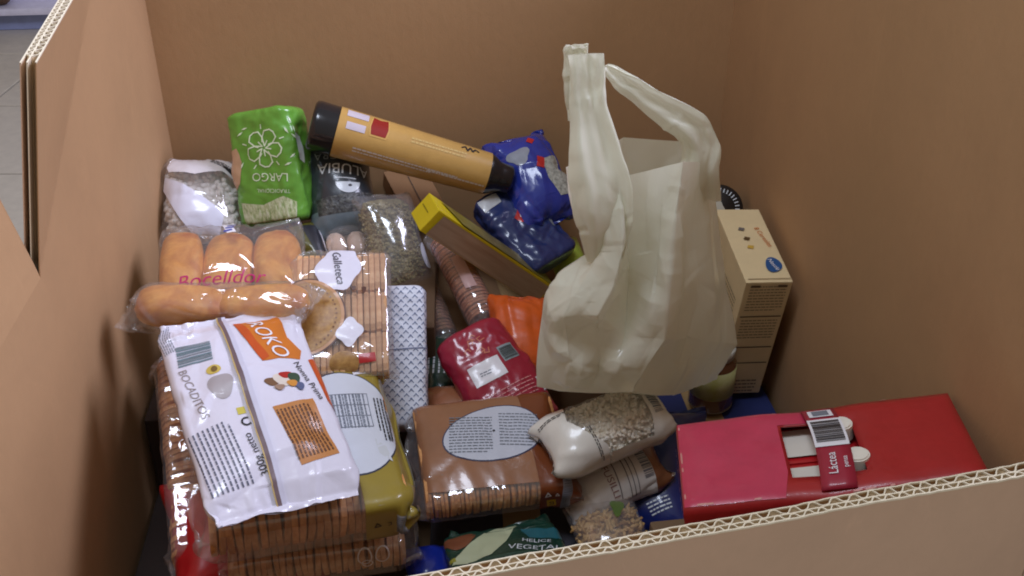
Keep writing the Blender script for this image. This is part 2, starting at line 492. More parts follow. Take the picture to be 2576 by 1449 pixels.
cab = thing('display_cabinet', 'white cabinet plinth standing on the tiled floor beyond the box', 'cabinet', loc=(-2.2, 4.85, 0))
link('plinth', rbox(1.8, 0.5, 0.075, 0.006, c=(0, 0, 0.0445)), plain('cab_base_shade', (150, 160, 200), .35), cab, smooth=False)  # bluish shadow on the plinth front is painted into its colour
link('body', rbox(1.84, 0.5, 0.8, 0.012, c=(0, 0.06, 0.485)), plain('cab_white', (222, 220, 240), .3), cab, smooth=False)
link('ledge', rbox(1.84, 0.14, 0.03, 0.01, c=(0, -0.25, 0.100)), plain('cab_white', (222, 220, 240), .3), cab, smooth=False)
bk = thing('sack', 'dark red and brown striped sack on the white cabinet ledge at upper left', 'sack', loc=(-1.80, 4.60, 0.116))
for k, c in enumerate(((96, 52, 50), (150, 128, 118), (92, 66, 44))):
    bm = bmesh.new(); bmesh.ops.create_uvsphere(bm, u_segments=20, v_segments=12, radius=1)
    for v in bm.verts:
        v.co.x = math.copysign(abs(v.co.x)**.6, v.co.x); v.co = Vector((v.co.x*.055 + (k-1)*.1, v.co.y*.06, (v.co.z*.5 + .5)*.16))
    link('fold', bm_mesh(bm), plain('sack%d' % k, c, .7), bk)
wh = thing('caster_wheel', 'small grey caster wheel on the tiled floor at the left edge', 'wheel', loc=(-1.705, 4.42, 0.006))
bm = bmesh.new(); bmesh.ops.create_cone(bm, cap_ends=True, segments=24, radius1=.03, radius2=.03, depth=.03, matrix=Matrix.Translation((0, 0, .031)) @ Matrix.Rotation(R(90), 4, 'Y'))
bmesh.ops.bevel(bm, geom=list(bm.edges), offset=.004, segments=2, affect='EDGES')
link('tyre', bm_mesh(bm), plain('rubber', (40, 40, 44), .7), wh)
link('fork', rbox(.045, .03, .05, .004, c=(0, 0, .075)), plain('chrome', (190, 190, 190), .3, 0.9), wh)

# ================================================================ the cardboard box
XL, XR, YF, YB = -0.402, 0.548, 0.66, 1.675
ZF, ZT = 0.20, 0.985
kraft_in = cardboard('kraft_inner', (180, 142, 103), .2)
kraft_out = cardboard('kraft_outer', (214, 180, 152), .2)
kraft_cut = cardboard('kraft_edge', (238, 226, 200), flutes=False)
kraft_flute = cardboard('kraft_flute', (196, 168, 128), flutes=False)
BOX = thing('cardboard_box', 'large open corrugated cardboard box filled with donated groceries', 'box', loc=(0.07, 1.17, 0))
BOX.location = (0, 0, 0)
T1, T2 = 0.0082, 0.0062                                # inner and outer flute heights
def sheet(fn, ns, nz, thick=0.0011):
    vs_ = [fn(i/ns, j/nz) for j in range(nz+1) for i in range(ns+1)]
    fs_ = [(j*(ns+1)+i, j*(ns+1)+i+1, (j+1)*(ns+1)+i+1, (j+1)*(ns+1)+i) for j in range(nz) for i in range(ns)]
    me = mesh(vs_, fs_); return me
def panel(name, p0, p1, out, ztop, zbot=ZF, deform=None, ns=12, nz=8, jag=0.0):
    """double-wall board between plan points p0 and p1; out = unit outward normal; ztop(f) the cut height"""
    p0, p1, out = np.array(p0), np.array(p1), np.array(out)
    Ln = np.linalg.norm(p1 - p0)
    def pt(f, g, d):
        zt = ztop(f); z = zbot + (zt - zbot)*g
        q = p0 + (p1 - p0)*f + out*d
        v = np.array((q[0], q[1], z))
        if deform is not None: v = deform(v, d)
        return v
    base = sheet(lambda f, g: pt(f, g, 0.0), ns, nz)
    pn = link(name, base, kraft_in, BOX, smooth=False)
    sol = pn.modifiers.new('thick', 'SOLIDIFY'); sol.thickness = 0.0011; sol.offset = 0
    hgt = max(.1, ztop(.5) - zbot)
    def rim(fn, n_, th_):
        e0, e1 = .0014/hgt, .0003/hgt
        o = link('cut_edge', sheet(lambda f, g: fn(f, 1 - e0 + (e0 + e1)*g), n_, 1), kraft_cut, pn, smooth=False)
        q = o.modifiers.new('thick', 'SOLIDIFY'); q.thickness = th_; q.offset = 0
    for d in (0.0, T1, T1 + T2): rim(lambda f, g, d=d: pt(f, g, d), ns, .0014)
    for nm, d, mt in (('middle_liner', T1, kraft_cut), ('outer_liner', T1 + T2, kraft_out)):
        o = link(nm, sheet(lambda f, g: pt(f, g, d), ns, nz), mt, pn, smooth=False)
        s = o.modifiers.new('thick', 'SOLIDIFY'); s.thickness = 0.0011; s.offset = 0
    for nm, d0, h, wl in (('inner_flute', 0, T1, 0.0165), ('outer_flute', T1, T2, 0.0125)):
        n = max(2, int(Ln/wl)); seg = 10
        def fl(f, g, d0=d0, h=h, n=n):
            f = .03 + .94*f
            ph = f*n*2*math.pi + 0.9*math.sin(f*37 + h*900) + 0.8*mnoise.noise(Vector((f*n*.6, h*1000, 0)))
            w = 0.5 + 0.5*(1 - .55*abs(mnoise.noise(Vector((f*n*.3, 5, h*700)))))*math.tanh(1.6*math.sin(ph))/math.tanh(1.6)
            return pt(f, g, d0 + 0.0004 + (h - 0.0008)*w)
        rim(fl, n*seg, .0012)
        o = link(nm, sheet(fl, n*seg, nz), kraft_flute, pn, smooth=True)
        s = o.modifiers.new('thick', 'SOLIDIFY'); s.thickness = 0.0007; s.offset = 0
    return pn
def wavy(f, a, seed): return a*(mnoise.noise(Vector((f*9, seed, 0))) + .5*mnoise.noise(Vector((f*31, seed, 3))))
panel('wall_panel', (XL, YB), (XR, YB), (0, 1), lambda f: 1.11)
panel('wall_panel', (XR, YB), (XR, YF), (1, 0), lambda f: 1.11)
panel('wall_panel', (XR, YF), (XL, YF), (0, -1), lambda f: 0.7065 - 0.1397*f + wavy(f, .0022, 2) + .0010*mnoise.noise(Vector((f*120, 8, 1))), ns=160)
# left wall: slit at y=1.007 down to z=0.753; the rear flap leans in past a crease, the front piece leans out
SY, SZ = 1.007, 0.753
def rear(v, d):
    y, z = v[1], v[2]
    ux, uz = 0.333/0.374, 0.171/0.374
    dist = (-(y - SY)*uz + (z - SZ)*ux)
    k = max(0.0, dist)*0.235*max(0.0, 1 - max(0, y - 1.30)/0.30)
    return np.array((v[0] + k, y, z))
def frontp(v, d):
    y, z = v[1], v[2]
    e = max(0.0, z - SZ)
    fy = max(0.0, 1 - (SY - y)/0.35)
    return np.array((v[0] - e*0.16*fy, y - e*0.10*fy, z))
panel('wall_panel', (XL, SY), (XL, YB), (-1, 0), lambda f: ZT + max(0, f - .45)*.227, deform=rear, ns=60, nz=70)
panel('wall_panel', (XL, YF), (XL, SY), (-1, 0), lambda f: ZT, deform=frontp, ns=20, nz=40)
link('box_floor', rbox(XR - XL + .02, YB - YF + .02, 0.012, 0, c=((XL+XR)/2, (YF+YB)/2, ZF - .006)), kraft_in, BOX, smooth=False)
link('pallet', rbox(XR - XL, YB - YF, 0.17, 0.004, c=((XL+XR)/2, (YF+YB)/2, 0.098)), cardboard('kraft_outer', (178, 146, 118)), BOX, smooth=False)

# ================================================================ groceries
POSE = {
    'milk': ([[0.96215, 0.19384, -0.19153], [-0.17754, 0.97912, 0.09904], [0.20673, -0.06129, 0.97648]], [0.4104, 0.7639, 0.544], [0.2807, 0.1428, 0.1999]),
    'cereal': ([[0.99904, -0.00425, 0.04356], [0.0122, 0.98287, -0.18388], [-0.04203, 0.18423, 0.98198]], [0.4914, 1.3302, 0.4686], [0.0685, 0.1736, 0.2284]),
    'gold': ([[0.1768, 0.97912, 0.10031], [-0.96187, 0.19349, -0.19329], [-0.20867, -0.06231, 0.976]], [-0.1551, 0.9986, 0.4997], [0.2489, 0.234, 0.0677]),
    'white': ([[0.9325, -0.31278, 0.1806], [0.35259, 0.89672, -0.26752], [-0.07827, 0.31314, 0.94648]], [-0.1931, 0.9806, 0.5798], [0.1628, 0.2512, 0.0372]),
    'brown': ([[0.07904, 0.99678, 0.01352], [-0.95608, 0.07963, -0.2821], [-0.28227, 0.00937, 0.95929]], [0.0807, 1.0415, 0.4366], [0.1551, 0.1919, 0.049]),
    'galleta': ([[0.99919, 0.00231, 0.0402], [0.01831, 0.86307, -0.50476], [-0.03586, 0.50508, 0.86233]], [-0.1007, 1.1667, 0.5823], [0.1284, 0.1775, 0.0378]),
    'rice': ([[0.93081, -0.07749, -0.3572], [-0.2823, 0.46837, -0.83722], [0.23218, 0.88013, 0.41408]], [-0.221, 1.5565, 0.6298], [0.1044, 0.1641, 0.0547]),
    'chick': ([[0.97928, -0.08456, 0.18399], [0.16825, 0.84537, -0.50699], [-0.11266, 0.52745, 0.84209]], [-0.3404, 1.5548, 0.569], [0.1146, 0.1323, 0.0529]),
    'blackbean': ([[0.97682, -0.15847, 0.14391], [0.21405, 0.71525, -0.66528], [0.0025, 0.68066, 0.73259]], [-0.1175, 1.5503, 0.5892], [0.1017, 0.1504, 0.0442]),
    'netpack': ([[0.99927, 0.0352, -0.01488], [-0.03612, 0.74271, -0.66864], [-0.01249, 0.66869, 0.74344]], [-0.0267, 1.1884, 0.4958], [0.0711, 0.1895, 0.0569]),
    'lentil': ([[0.88886, -0.19135, 0.4163], [0.42441, 0.68621, -0.59075], [-0.17263, 0.70178, 0.69116]], [-0.037, 1.4637, 0.5289], [0.0893, 0.1488, 0.0383]),
    'pastabox': ([[0.65809, 0.69823, 0.28177], [0.30977, 0.09001, -0.94654], [-0.68627, 0.71019, -0.15705]], [0.1056, 1.4049, 0.5392], [0.2738, 0.0425, 0.0472]),
    'crimson': ([[0.88327, -0.45871, 0.09708], [0.43385, 0.72106, -0.54023], [0.17781, 0.51928, 0.8359]], [0.1032, 1.1814, 0.4519], [0.0978, 0.1565, 0.0469]),
    'orange': ([[0.97967, 0.03488, 0.19754], [0.07477, 0.85031, -0.52094], [-0.18614, 0.52512, 0.83042]], [0.1501, 1.2751, 0.4591], [0.0755, 0.0981, 0.0377]),
    'beanlong': ([[0.3564, 0.93419, -0.01654], [-0.90386, 0.34023, -0.25939], [-0.23669, 0.1074, 0.96563]], [0.2264, 1.0291, 0.4756], [0.0875, 0.1422, 0.0474]),
    'beanlow': ([[0.33994, 0.93979, -0.03524], [-0.86059, 0.29575, -0.41464], [-0.37925, 0.17127, 0.9093]], [0.2422, 1.0234, 0.3936], [0.0708, 0.1151, 0.0384]),
    'helice': ([[0.99067, -0.13379, -0.02616], [0.13624, 0.96498, 0.22416], [-0.00475, -0.22563, 0.9742]], [0.0882, 0.9044, 0.3991], [0.1403, 0.0912, 0.0281]),
    'bluelow': ([[0.76547, -0.58834, 0.2606], [0.63856, 0.64459, -0.42041], [0.07936, 0.48822, 0.86911]], [0.1779, 1.505, 0.5226], [0.0996, 0.1456, 0.0383]),
    'bluetop': ([[0.9285, -0.34778, 0.13017], [0.35311, 0.71838, -0.59937], [0.11494, 0.60248, 0.78981]], [0.1991, 1.5661, 0.5791], [0.0864, 0.1257, 0.0393]),
    'buntop': ([[0.99504, -0.03818, 0.09189], [0.06709, 0.93945, -0.33605], [-0.0735, 0.34055, 0.93735]], [-0.2558, 1.3011, 0.5835], [0.1905, 0.1159, 0.0497]),
    'bunroll': ([[-0.09858, 0.99197, -0.0792], [-0.9227, -0.12092, -0.36607], [-0.3727, 0.03699, 0.92721]], [-0.2498, 1.1469, 0.6184], [0.0514, 0.2142, 0.0514]),
    'galow': ([[0.07398, 0.99717, 0.01328], [-0.98086, 0.07516, -0.1796], [-0.18009, 0.00026, 0.98365]], [-0.1416, 0.9817, 0.3967], [0.1431, 0.2241, 0.0572]),
    'jar': ([[0.99859, -0.05087, -0.01515], [0.05061, 0.99857, -0.01748], [0.01602, 0.01669, 0.99973]], [0.4399, 1.2553, 0.3813], [0.0679, 0.0679, 0.0906]),
    'darkgreen': ([[0.98922, -0.09306, 0.11309], [0.12758, 0.92677, -0.3533], [-0.07193, 0.36392, 0.92865]], [0.0236, 1.2677, 0.4075], [0.0502, 0.1171, 0.0335]),
    'bluemid': ([[0.97296, -0.18849, 0.13353], [0.22675, 0.88958, -0.39653], [-0.04404, 0.41609, 0.90826]], [0.0052, 1.3967, 0.4033], [0.0393, 0.0944, 0.0315]),
    'orangepack': ([[0.99807, -0.06165, 0.00795], [0.06141, 0.95794, -0.28032], [0.00966, 0.28027, 0.95987]], [0.0479, 1.1747, 0.4096], [0.1047, 0.0524, 0.0299]),
    'bluefloor': ([[0.93629, 0.28892, -0.19973], [-0.34093, 0.88428, -0.31908], [0.08443, 0.36684, 0.92644]], [0.3133, 1.0693, 0.361], [0.1048, 0.1747, 0.0349]),
    'pastaclear': ([[0.99117, -0.13086, 0.0213], [0.13258, 0.97978, -0.14988], [-0.00126, 0.15138, 0.98847]], [0.2243, 0.9451, 0.3746], [0.0875, 0.0716, 0.0279]),
    'bluefront': ([[0.98912, -0.14354, 0.0322], [0.14598, 0.98479, -0.09425], [-0.01818, 0.09793, 0.99503]], [-0.007, 0.9373, 0.3481], [0.0502, 0.0358, 0.0215]),
    'redleft': ([[0.93104, -0.1821, 0.31623], [0.28378, 0.90612, -0.31373], [-0.22941, 0.38183, 0.89531]], [-0.2327, 0.9916, 0.375], [0.1724, 0.1379, 0.0431]),
    'side': ([[0.97835, -0.16097, 0.13009], [0.20132, 0.886, -0.4177], [-0.04802, 0.43485, 0.89922]], [-0.3041, 1.0783, 0.4314], [0.0679, 0.2942, 0.0679]),
    'lime': ([[0.96928, -0.24394, -0.03151], [0.22404, 0.92847, -0.29624], [0.10152, 0.28008, 0.95459]], [0.2589, 1.4995, 0.4468], [0.051, 0.1093, 0.0364]),
    'browncart': ([[0.93356, -0.34894, 0.08191], [0.34576, 0.81649, -0.46239], [0.09447, 0.45999, 0.88289]], [0.0016, 1.6342, 0.5291], [0.0541, 0.0927, 0.0386]),
    'olive': ([[0.95412, -0.28403, 0.09477], [0.29358, 0.82521, -0.48254], [0.05885, 0.48822, 0.87073]], [-0.1641, 1.4588, 0.5331], [0.0359, 0.0575, 0.0216]),
    'pale': ([[0.98735, -0.11967, 0.10398], [0.15559, 0.85717, -0.49098], [-0.03037, 0.50095, 0.86495]], [-0.1093, 1.4688, 0.5282], [0.0611, 0.0458, 0.0305]),
    'lent2': ([[0.99221, -0.01602, 0.12357], [0.07485, 0.86947, -0.48827], [-0.09962, 0.49372, 0.8639]], [-0.3699, 1.5573, 0.5257], [0.0837, 0.0586, 0.0335]),
    'gleaf': ([[0.9744, -0.20129, 0.10017], [0.22431, 0.83981, -0.49437], [0.01539, 0.50419, 0.86346]], [-0.0711, 1.5223, 0.521], [0.0488, 0.0418, 0.0139])}
def pose(k): return POSE[k][0], POSE[k][1]
def dims(k): return POSE[k][2]
ICO = {}
def ico(sub):
    if sub not in ICO:
        bm = bmesh.new(); bmesh.ops.create_icosphere(bm, subdivisions=sub, radius=1)
        ICO[sub] = (np.array([v.co[:] for v in bm.verts]), [tuple(v.index for v in f.verts) for f in bm.faces]); bm.free()
    return ICO[sub]
def grains(name, parent, pts, size, mat, seed=1, core=None):
    """pulses or pasta under the film: many small uneven ellipsoids, too many to count"""
    rg = np.random.RandomState(seed); V, F = ico(1); vs_, fs_ = [], []
    for p in pts:
        q = np.linalg.qr(rg.randn(3, 3))[0]; s = np.array(size)*rg.uniform(.82, 1.15, 3)
        P = (V*s)@q.T + p; b = len(vs_)*1; fs_ += [tuple(i + b for i in f) for f in F]; vs_ += list(P)
    if core:                                     # the packed mass behind the outer layer
        ci = .008 + .7*max(size); k_ = block(core[0] - ci, core[1] - ci, core[2] - ci, 3.0, 32, 16, .002, seed); G_ = k_.M; nv_, nu_ = G_.shape[:2]; b = len(vs_)
        vs_ += list(G_.reshape(-1, 3)); fs_ += [(b + j*nu_ + i, b + j*nu_ + (i+1) % nu_, b + (j+1)*nu_ + (i+1) % nu_, b + (j+1)*nu_ + i) for j in range(nv_-1) for i in range(nu_)]
    return link(name, mesh(vs_, fs_), mat, parent, kind='stuff')
def skin_points(w, l, t, n, seed=1, inset=0.003, rnd=0.018, zmin=-.3):
    rg = np.random.RandomState(seed); f = sd_rbox((w/2 - inset, l/2 - inset, t/2 - inset), min(rnd, t*.45)); out = []
    P = rg.uniform(-1, 1, (n*14, 3))*np.array((w/2, l/2, t/2)); d = f(P)
    P = P[(np.abs(d) < .0035) & (P[:, 2] > zmin*t)]
    return P[:n]
def bisc_mesh(rx, ry, th, seg=20, p=3.0):
    """one biscuit: rounded plate with a raised rim, axis along y"""
    rings = [(-th/2, .90), (-th/2*.75, 1.0), (th/2*.75, 1.0), (th/2, .90)]
    vs_ = []
    for y, k in rings:
        for i in range(seg):
            a = 2*math.pi*i/seg; c, s = math.cos(a), math.sin(a); rr = (abs(c)**p + abs(s)**p)**(-1/p)
            vs_.append((rx*k*c*rr, y, ry*k*s*rr))
    fs_ = [(j*seg + i, (j+1)*seg + i, (j+1)*seg + (i+1) % seg, j*seg + (i+1) % seg) for j in range(3) for i in range(seg)]
    fs_ += [tuple(range(seg)), tuple(3*seg + i for i in range(seg))[::-1]]
    return mesh(vs_, fs_)
biscuit_m = food('biscuit', [(.25, (186, 116, 62)), (.5, (214, 150, 90)), (.75, (232, 180, 120))], 90, .7, .5, vary=.28)
biscuit_pale = food('biscuit_pale', [(.25, (196, 140, 92)), (.5, (222, 172, 124)), (.75, (238, 200, 154))], 90, .7, .5, vary=.22)
FILM = clear_film()
FILM2 = clear_film('cloudy_film', haze=0.11, rough=.14, refl=1.0)
INK = printed((38, 38, 46), .4, .1, .1, bmp=0)
WHT = printed((236, 234, 240), .34, .3, .03)
GREY = printed((120, 126, 138), .4, .1, .1, bmp=0)

# ---------------------------------------------------------------- milk pack
w, l, h = dims('milk')
MK = thing('milk_carton_pack', 'red cardboard pack of milk cartons with carry strap against the right wall', 'carton pack', pose('milk'))
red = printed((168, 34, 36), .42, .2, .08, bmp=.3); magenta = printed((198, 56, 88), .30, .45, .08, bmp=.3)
hx0, hx1, hy0, hy1 = -.034, .036, -.044, .042
def shell_top():
    xs = [-w/2, hx0, hx1, w/2]; ys = [-l/2, hy0, hy1, l/2]; bm = bmesh.new(); g = {}
    nx = [10, 10, 12]; xx = []
    X_ = list(np.linspace(-w/2, hx0, 12)) + list(np.linspace(hx0, hx1, 10))[1:] + list(np.linspace(hx1, w/2, 14))[1:]
    Y_ = list(np.linspace(-l/2, hy0, 4)) + list(np.linspace(hy0, hy1, 12))[1:] + list(np.linspace(hy1, l/2, 4))[1:]
    for i, x in enumerate(X_):
        for j, y in enumerate(Y_):
            e = min(w/2 - abs(x), l/2 - abs(y))
            z = h/2 - .004*math.exp(-e/.006) + .0016*mnoise.noise(Vector((x*22, y*22, 1))) - .003*max(0, 1 - abs(x)/.05)
            g[i, j] = bm.verts.new((x, y, z))
    def in_hole(i, j):
        x = (X_[i] + X_[i+1])/2; y = (Y_[j] + Y_[j+1])/2
        return hx0 < x < hx1 and hy0 < y < hy1
    for i in range(len(X_)-1):
        for j in range(len(Y_)-1):
            if not in_hole(i, j): bm.faces.new((g[i, j], g[i+1, j], g[i+1, j+1], g[i, j+1]))
    # sides
    per = [(i, 0) for i in range(len(X_))] + [(len(X_)-1, j) for j in range(1, len(Y_))] + [(i, len(Y_)-1) for i in range(len(X_)-2, -1, -1)] + [(0, j) for j in range(len(Y_)-2, 0, -1)]
    low = {k: bm.verts.new((g[k].co.x*1.012, g[k].co.y*1.02, -h/2)) for k in per}
    mid = {k: bm.verts.new((g[k].co.x*1.012, g[k].co.y*1.02, h/2 - .012)) for k in per}
    for a, b in zip(per, per[1:] + per[:1]):
        bm.faces.new((g[a], mid[a], mid[b], g[b])); bm.faces.new((mid[a], low[a], low[b], mid[b]))
    bmesh.ops.recalc_face_normals(bm, faces=bm.faces)
    return bm_mesh(bm)
o = link('outer_sleeve', shell_top(), red, MK, smooth=True)
s_ = o.modifiers.new('t', 'SOLIDIFY'); s_.thickness = .0016; s_.offset = -1
top = Flat((0, 0, h/2), (1, 0, 0), (0, 1, 0))
# pink sheen on the lid's left half, painted as a lighter magenta
class Lid(Flat):
    def map(self, P, off):
        Q = []
        for x, y in P:
            e = min(w/2 - abs(x), l/2 - abs(y))
            Q.append((x, y, h/2 - .004*math.exp(-e/.006) + .0016*mnoise.noise(Vector((x*22, y*22, 1))) - .003*max(0, 1 - abs(x)/.05) + off))
        return np.array(Q)
lid = Lid((0, 0, 0), (1, 0, 0), (0, 1, 0))
decal('lid_sheen', lid, [[(-w/2+.0006, -l/2+.0006), (hx0-.010, -l/2+.0006), (hx0-.003, -l/2*.5), (hx0-.003, l/2-.0006), (-w/2+.0006, l/2-.0006)], [(hx0-.003, hy1+.002), (hx1*.2, hy1+.002), (hx1*.1, l/2-.0006), (hx0-.003, l/2-.0006)]], magenta, MK, .0005)
for i in range(3):
    for j in range(2):
        cx, cy = (i-1)*.093, (j-.5)*.064
        b = link('milk_carton', rbox(.090, .061, h-.03, .003, c=(cx, cy, -.004 + .001*((i+j) % 2))), printed((186, 28, 34), .35, .2, .05, bmp=.1), MK, smooth=False)
        decal('top_panel', Flat((cx, cy, (h-.03)/2 - .0032), (1, 0, 0), (0, 1, 0)), [tf2(rect(.04, .046), -.022 if i == 1 else 0, 0)], printed((226, 218, 204), .45, .1, .04, bmp=.1), b, .0016, .02)
        if i == 1:
            bm = bmesh.new(); bmesh.ops.create_cone(bm, cap_ends=True, segments=28, radius1=.0125, radius2=.0120, depth=.018, matrix=Matrix.Translation((cx + (.031, .025)[j], cy + (.010, .000)[j], h/2 - .006)))
            bmesh.ops.bevel(bm, geom=[e for e in bm.edges if e.calc_face_angle(0) > .5], offset=.0015, segments=2, affect='EDGES')
            link('cap', bm_mesh(bm), plain('cap_white', (236, 230, 216), .4), b, smooth=False)
for k in range(18):                                  # rubbed white edges of the card
    e_ = random.choice((0, 0, 1, 2)); u_ = random.uniform(-.48, .48); ln = random.uniform(.003, .012)
    if e_ == 0: q0, rt_ = (u_*w, -l/2 + .002), 0
    elif e_ == 1: q0, rt_ = (-w/2 + .002, u_*l), 90
    else: q0, rt_ = (u_*w, l/2 - .002), 0
    decal('edge_wear', lid, [tf2([(-ln/2, -.0008), (0, -.0011), (ln/2, -.0004), (ln/3, .0009), (-ln/3, .0006)], q0[0], q0[1], rt_)], printed((214, 150, 140), .6, 0, .1, bmp=0), MK, .0007, 0)
# strap
ns_ = 24
def strap_pt(f, sx):
    y = -l/2 + .004 + f*(l - .008); z = h/2 - .002 + .010*math.sin(math.pi*min(1, max(0, f)))**.6
    return (0.006 + sx*.0165 + .004*math.sin(f*3.1), y, z)
G = [[strap_pt(j/ns_, sx) for sx in (-1, -.33, .33, 1)] for j in range(ns_+1)]
vs_ = [p for r_ in G for p in r_]; fs_ = [(j*4+i, j*4+i+1, (j+1)*4+i+1, (j+1)*4+i) for j in range(ns_) for i in range(3)]
st = link('strap', mesh(vs_, fs_), printed((160, 34, 58), .35, .3, .05, bmp=.1), MK)
s_ = st.modifiers.new('t', 'SOLIDIFY'); s_.thickness = .0008
class Strap:
    def map(self, P, off):
        return np.array([np.array(strap_pt((y + l/2)/l, x/.0165)) + np.array((0, 0, off)) for x, y in P])
SP = Strap()
decal('barcode_panel', SP, [tf2(rect(.033, .052), 0, .012)], WHT, st, .001, .004)
decal('barcode', SP, place(barcode(.040, .028, 20, 4), 0, .013, 90), INK, st, .0016, .004)
decal('code_panel', SP, [tf2(rect(.024, .016), 0, .052)], WHT, st, .001, .004)
decal('code_panel', SP, [tf2(rect(.016, .011), 0, .052)], GREY, st, .0016, .004)
write(SP, 'Láctea', -.003, -.040, .0125, 90, WHT, st, .0014, sx=.95)
write(SP, 'pensa', .009, -.040, .007, 90, WHT, st, .0014)
left = Flat((-w/2*1.012 - .0008, 0, 0), (0, -1, 0), (0, 0, 1))
decal('side_panel', left, [tf2(rect(l*.9, h*.62), 0, -h*.16)], WHT, MK, .0006, 0)
write(left, 'LÁCTEA', 0, h*.36, .034, 0, WHT, MK, .0012, sx=.75, step=0)

# ---------------------------------------------------------------- cereal box
w, l, h = dims('cereal')
CE = thing('cereal_box', 'tall cream cereal box leaning by the right wall behind the plastic bag', 'cereal box', pose('cereal'))
cream = printed((226, 205, 160), .5, .1, .04, bmp=.08)
link('carton', rbox(w, l, h, .0018, 2, jitter=.0012), cream, CE, smooth=False)
tp = Flat((0, 0, h/2 + .0012), (1, 0, 0), (0, 1, 0)); fr = Flat((0, -l/2 - .0012, 0), (1, 0, 0), (0, 0, 1))
blue = printed((30, 84, 140), .4, .2, .05, bmp=0)
decal('logo', tp, [tf2(ell(.017, .012, 30, .06, 3), .016, -.050, 75)], blue, CE, .0006, 0)
write(tp, 'Nestlé', .016, -.050, .010, -75, WHT, CE, .0014, shear=.2, step=0)
write(tp, '8 Cereales', .020, .015, .011, -78, printed((206, 120, 66), .5, .1, .05, bmp=0), CE, .0008, step=0)
for k, (x, y, c) in enumerate(((-.008, .035, (110, 104, 100)), (-.006, .012, (92, 70, 40)), (-.006, -.008, (206, 168, 70)))):
    decal('picture', tp, [tf2(ell(.005, .004, 16, .2, 4), x, y)], printed(c, .5, .1, .05, bmp=0), CE, .0008, 0)
decal('tuck_flap_line', tp, stroke([(-w/2+.004, -l/2+.006), (w/2-.002, -l/2+.006)], .0012), printed((120, 96, 66), .6, 0, .05, bmp=0), CE, .0006, 0)
ik = printed((140, 122, 96), .5, .05, .05, bmp=0)
decal('fine_print', fr, place(fine(w*.8, .05, 9, 2, .3), 0, .085) + place(fine(w*.8, .04, 7, 3, .3), 0, .025) + place(fine(w*.7, .03, 4, 5, .4), 0, -.095), ik, CE, .0005, 0)
decal('rule', fr, [tf2(rect(w*.9, .0022), 0, y) for y in (.050, -.012, -.045)] + [tf2(rect(.014, .004), -.02, .108), tf2(rect(.014, .004), .02, .108)], printed((96, 78, 58), .5, .05, .05, bmp=0), CE, .0006, 0)
lf = Flat((-w/2 - .0012, 0, 0), (0, -1, 0), (0, 0, 1))
decal('fine_print', lf, place(fine(l*.8, .1, 14, 9, .3), 0, .02), ik, CE, .0005, 0)

# ---------------------------------------------------------------- biscuit packs
def biscuit_pack(name, label, key, rows, pitch, mat, seed, film=FILM, rect_p=2.4, bk=None, rag=.0012, axis='y', **kw):
    w, l, t = dims(key)
    th = thing(name, label, 'biscuits', pose(key))
    sf = pouch(w, l*.95, t, seed=seed, fin=.009, slack=1.0, rnd=.012, press=0, fold=80, up=2, fold_r=.010, fold_h=.0017, fold_base=0, fold_v=.6, **kw)
    link('wrapper', tube_mesh(sf.G), film, th)
    rg = random.Random(seed)
    if axis == 'y':
        dw = w/rows; me = bisc_mesh(dw/2*.97, t/2*.94, pitch*.95, p=rect_p); me.materials.append(mat)
        for r_ in range(rows):
            n = int(l*.97/pitch)
            for k in range(n):
                o = link('biscuit', me, None, th, smooth=False)
                o.location = (-w/2 + (r_+.5)*dw + rg.uniform(-rag, rag), -n*pitch/2 + (k+.5)*pitch, rg.uniform(-rag, rag)*.7)
                o.rotation_euler = (rg.uniform(-.09, .09), rg.uniform(-.12, .12), rg.uniform(-.05, .05))
    else:
        dl = l/rows; me = bisc_mesh(dl/2*.985, t/2*.94, pitch*.95, p=rect_p); me.materials.append(mat)
        for r_ in range(rows):
            n = int(w*.97/pitch)
            for k in range(n):
                o = link('biscuit', me, None, th, smooth=False)
                o.location = (-n*pitch/2 + (k+.5)*pitch, -l/2 + (r_+.5)*dl + rg.uniform(-rag, rag), rg.uniform(-rag, rag)*.7)
                o.rotation_euler = (rg.uniform(-.03, .03), rg.uniform(-.05, .05), R(90))
    return th, sf

gold_c = printed((154, 134, 54), .3, .4, .05)
GO, sf = biscuit_pack('gold_biscuit_pack', 'gold banded clear pack of biscuits under the white biscuit bag', 'gold', 4, .0088, biscuit_m, 3)
w, l, t = dims('gold')
decal('gold_band', sf, [[(-w/2-t*.8, .055), (w/2+t*.9, .062), (w/2+t*.9, l/2+.030), (-w/2-t*.8, l/2+.030)]], gold_c, GO, .0006, .005)
decal('label', sf, [tf2(ell(.083, .060, 44, .02, 2), .000, .062)], printed((60, 62, 78), .4, .2, .05, bmp=0), GO, .0010, .006)
decal('label', sf, [tf2(ell(.081, .058, 44, .02, 2), .000, .062)], printed((214, 218, 228), .35, .3, .03), GO, .0014, .006)
decal('table', sf, [tf2(rect(.055, .0009), -.015, .035 + .0055*k, 0) for k in range(11)] + [tf2(rect(.0009, .055), -.042 + .018*k, .0625) for k in range(4)] + place(fine(.055, .05, 12, 6, .4), -.014, .062), GREY, GO, .0020, .006)
decal('fine_print', sf, place(fine(.07, .016, 4, 8, .45), .0, .104, 0), INK, GO, .0020, .006)
write(sf, '1/4 partes a más', .012, .111, .0075, -8, INK, GO, .0022)
decal('barcode_panel', sf, [tf2(rect(.040, .018), -.098, .085, 10)], WHT, GO, .0012)
decal('barcode', sf, place(barcode(.036, .016, 16, 4), -.098, .085, 10), GREY, GO, .0018)
decal('barcode_panel', sf, [tf2(rect(.034, .019), w/2 + t*.48, .108)], printed((176, 178, 186), .35, .3, .05), GO, .0012)
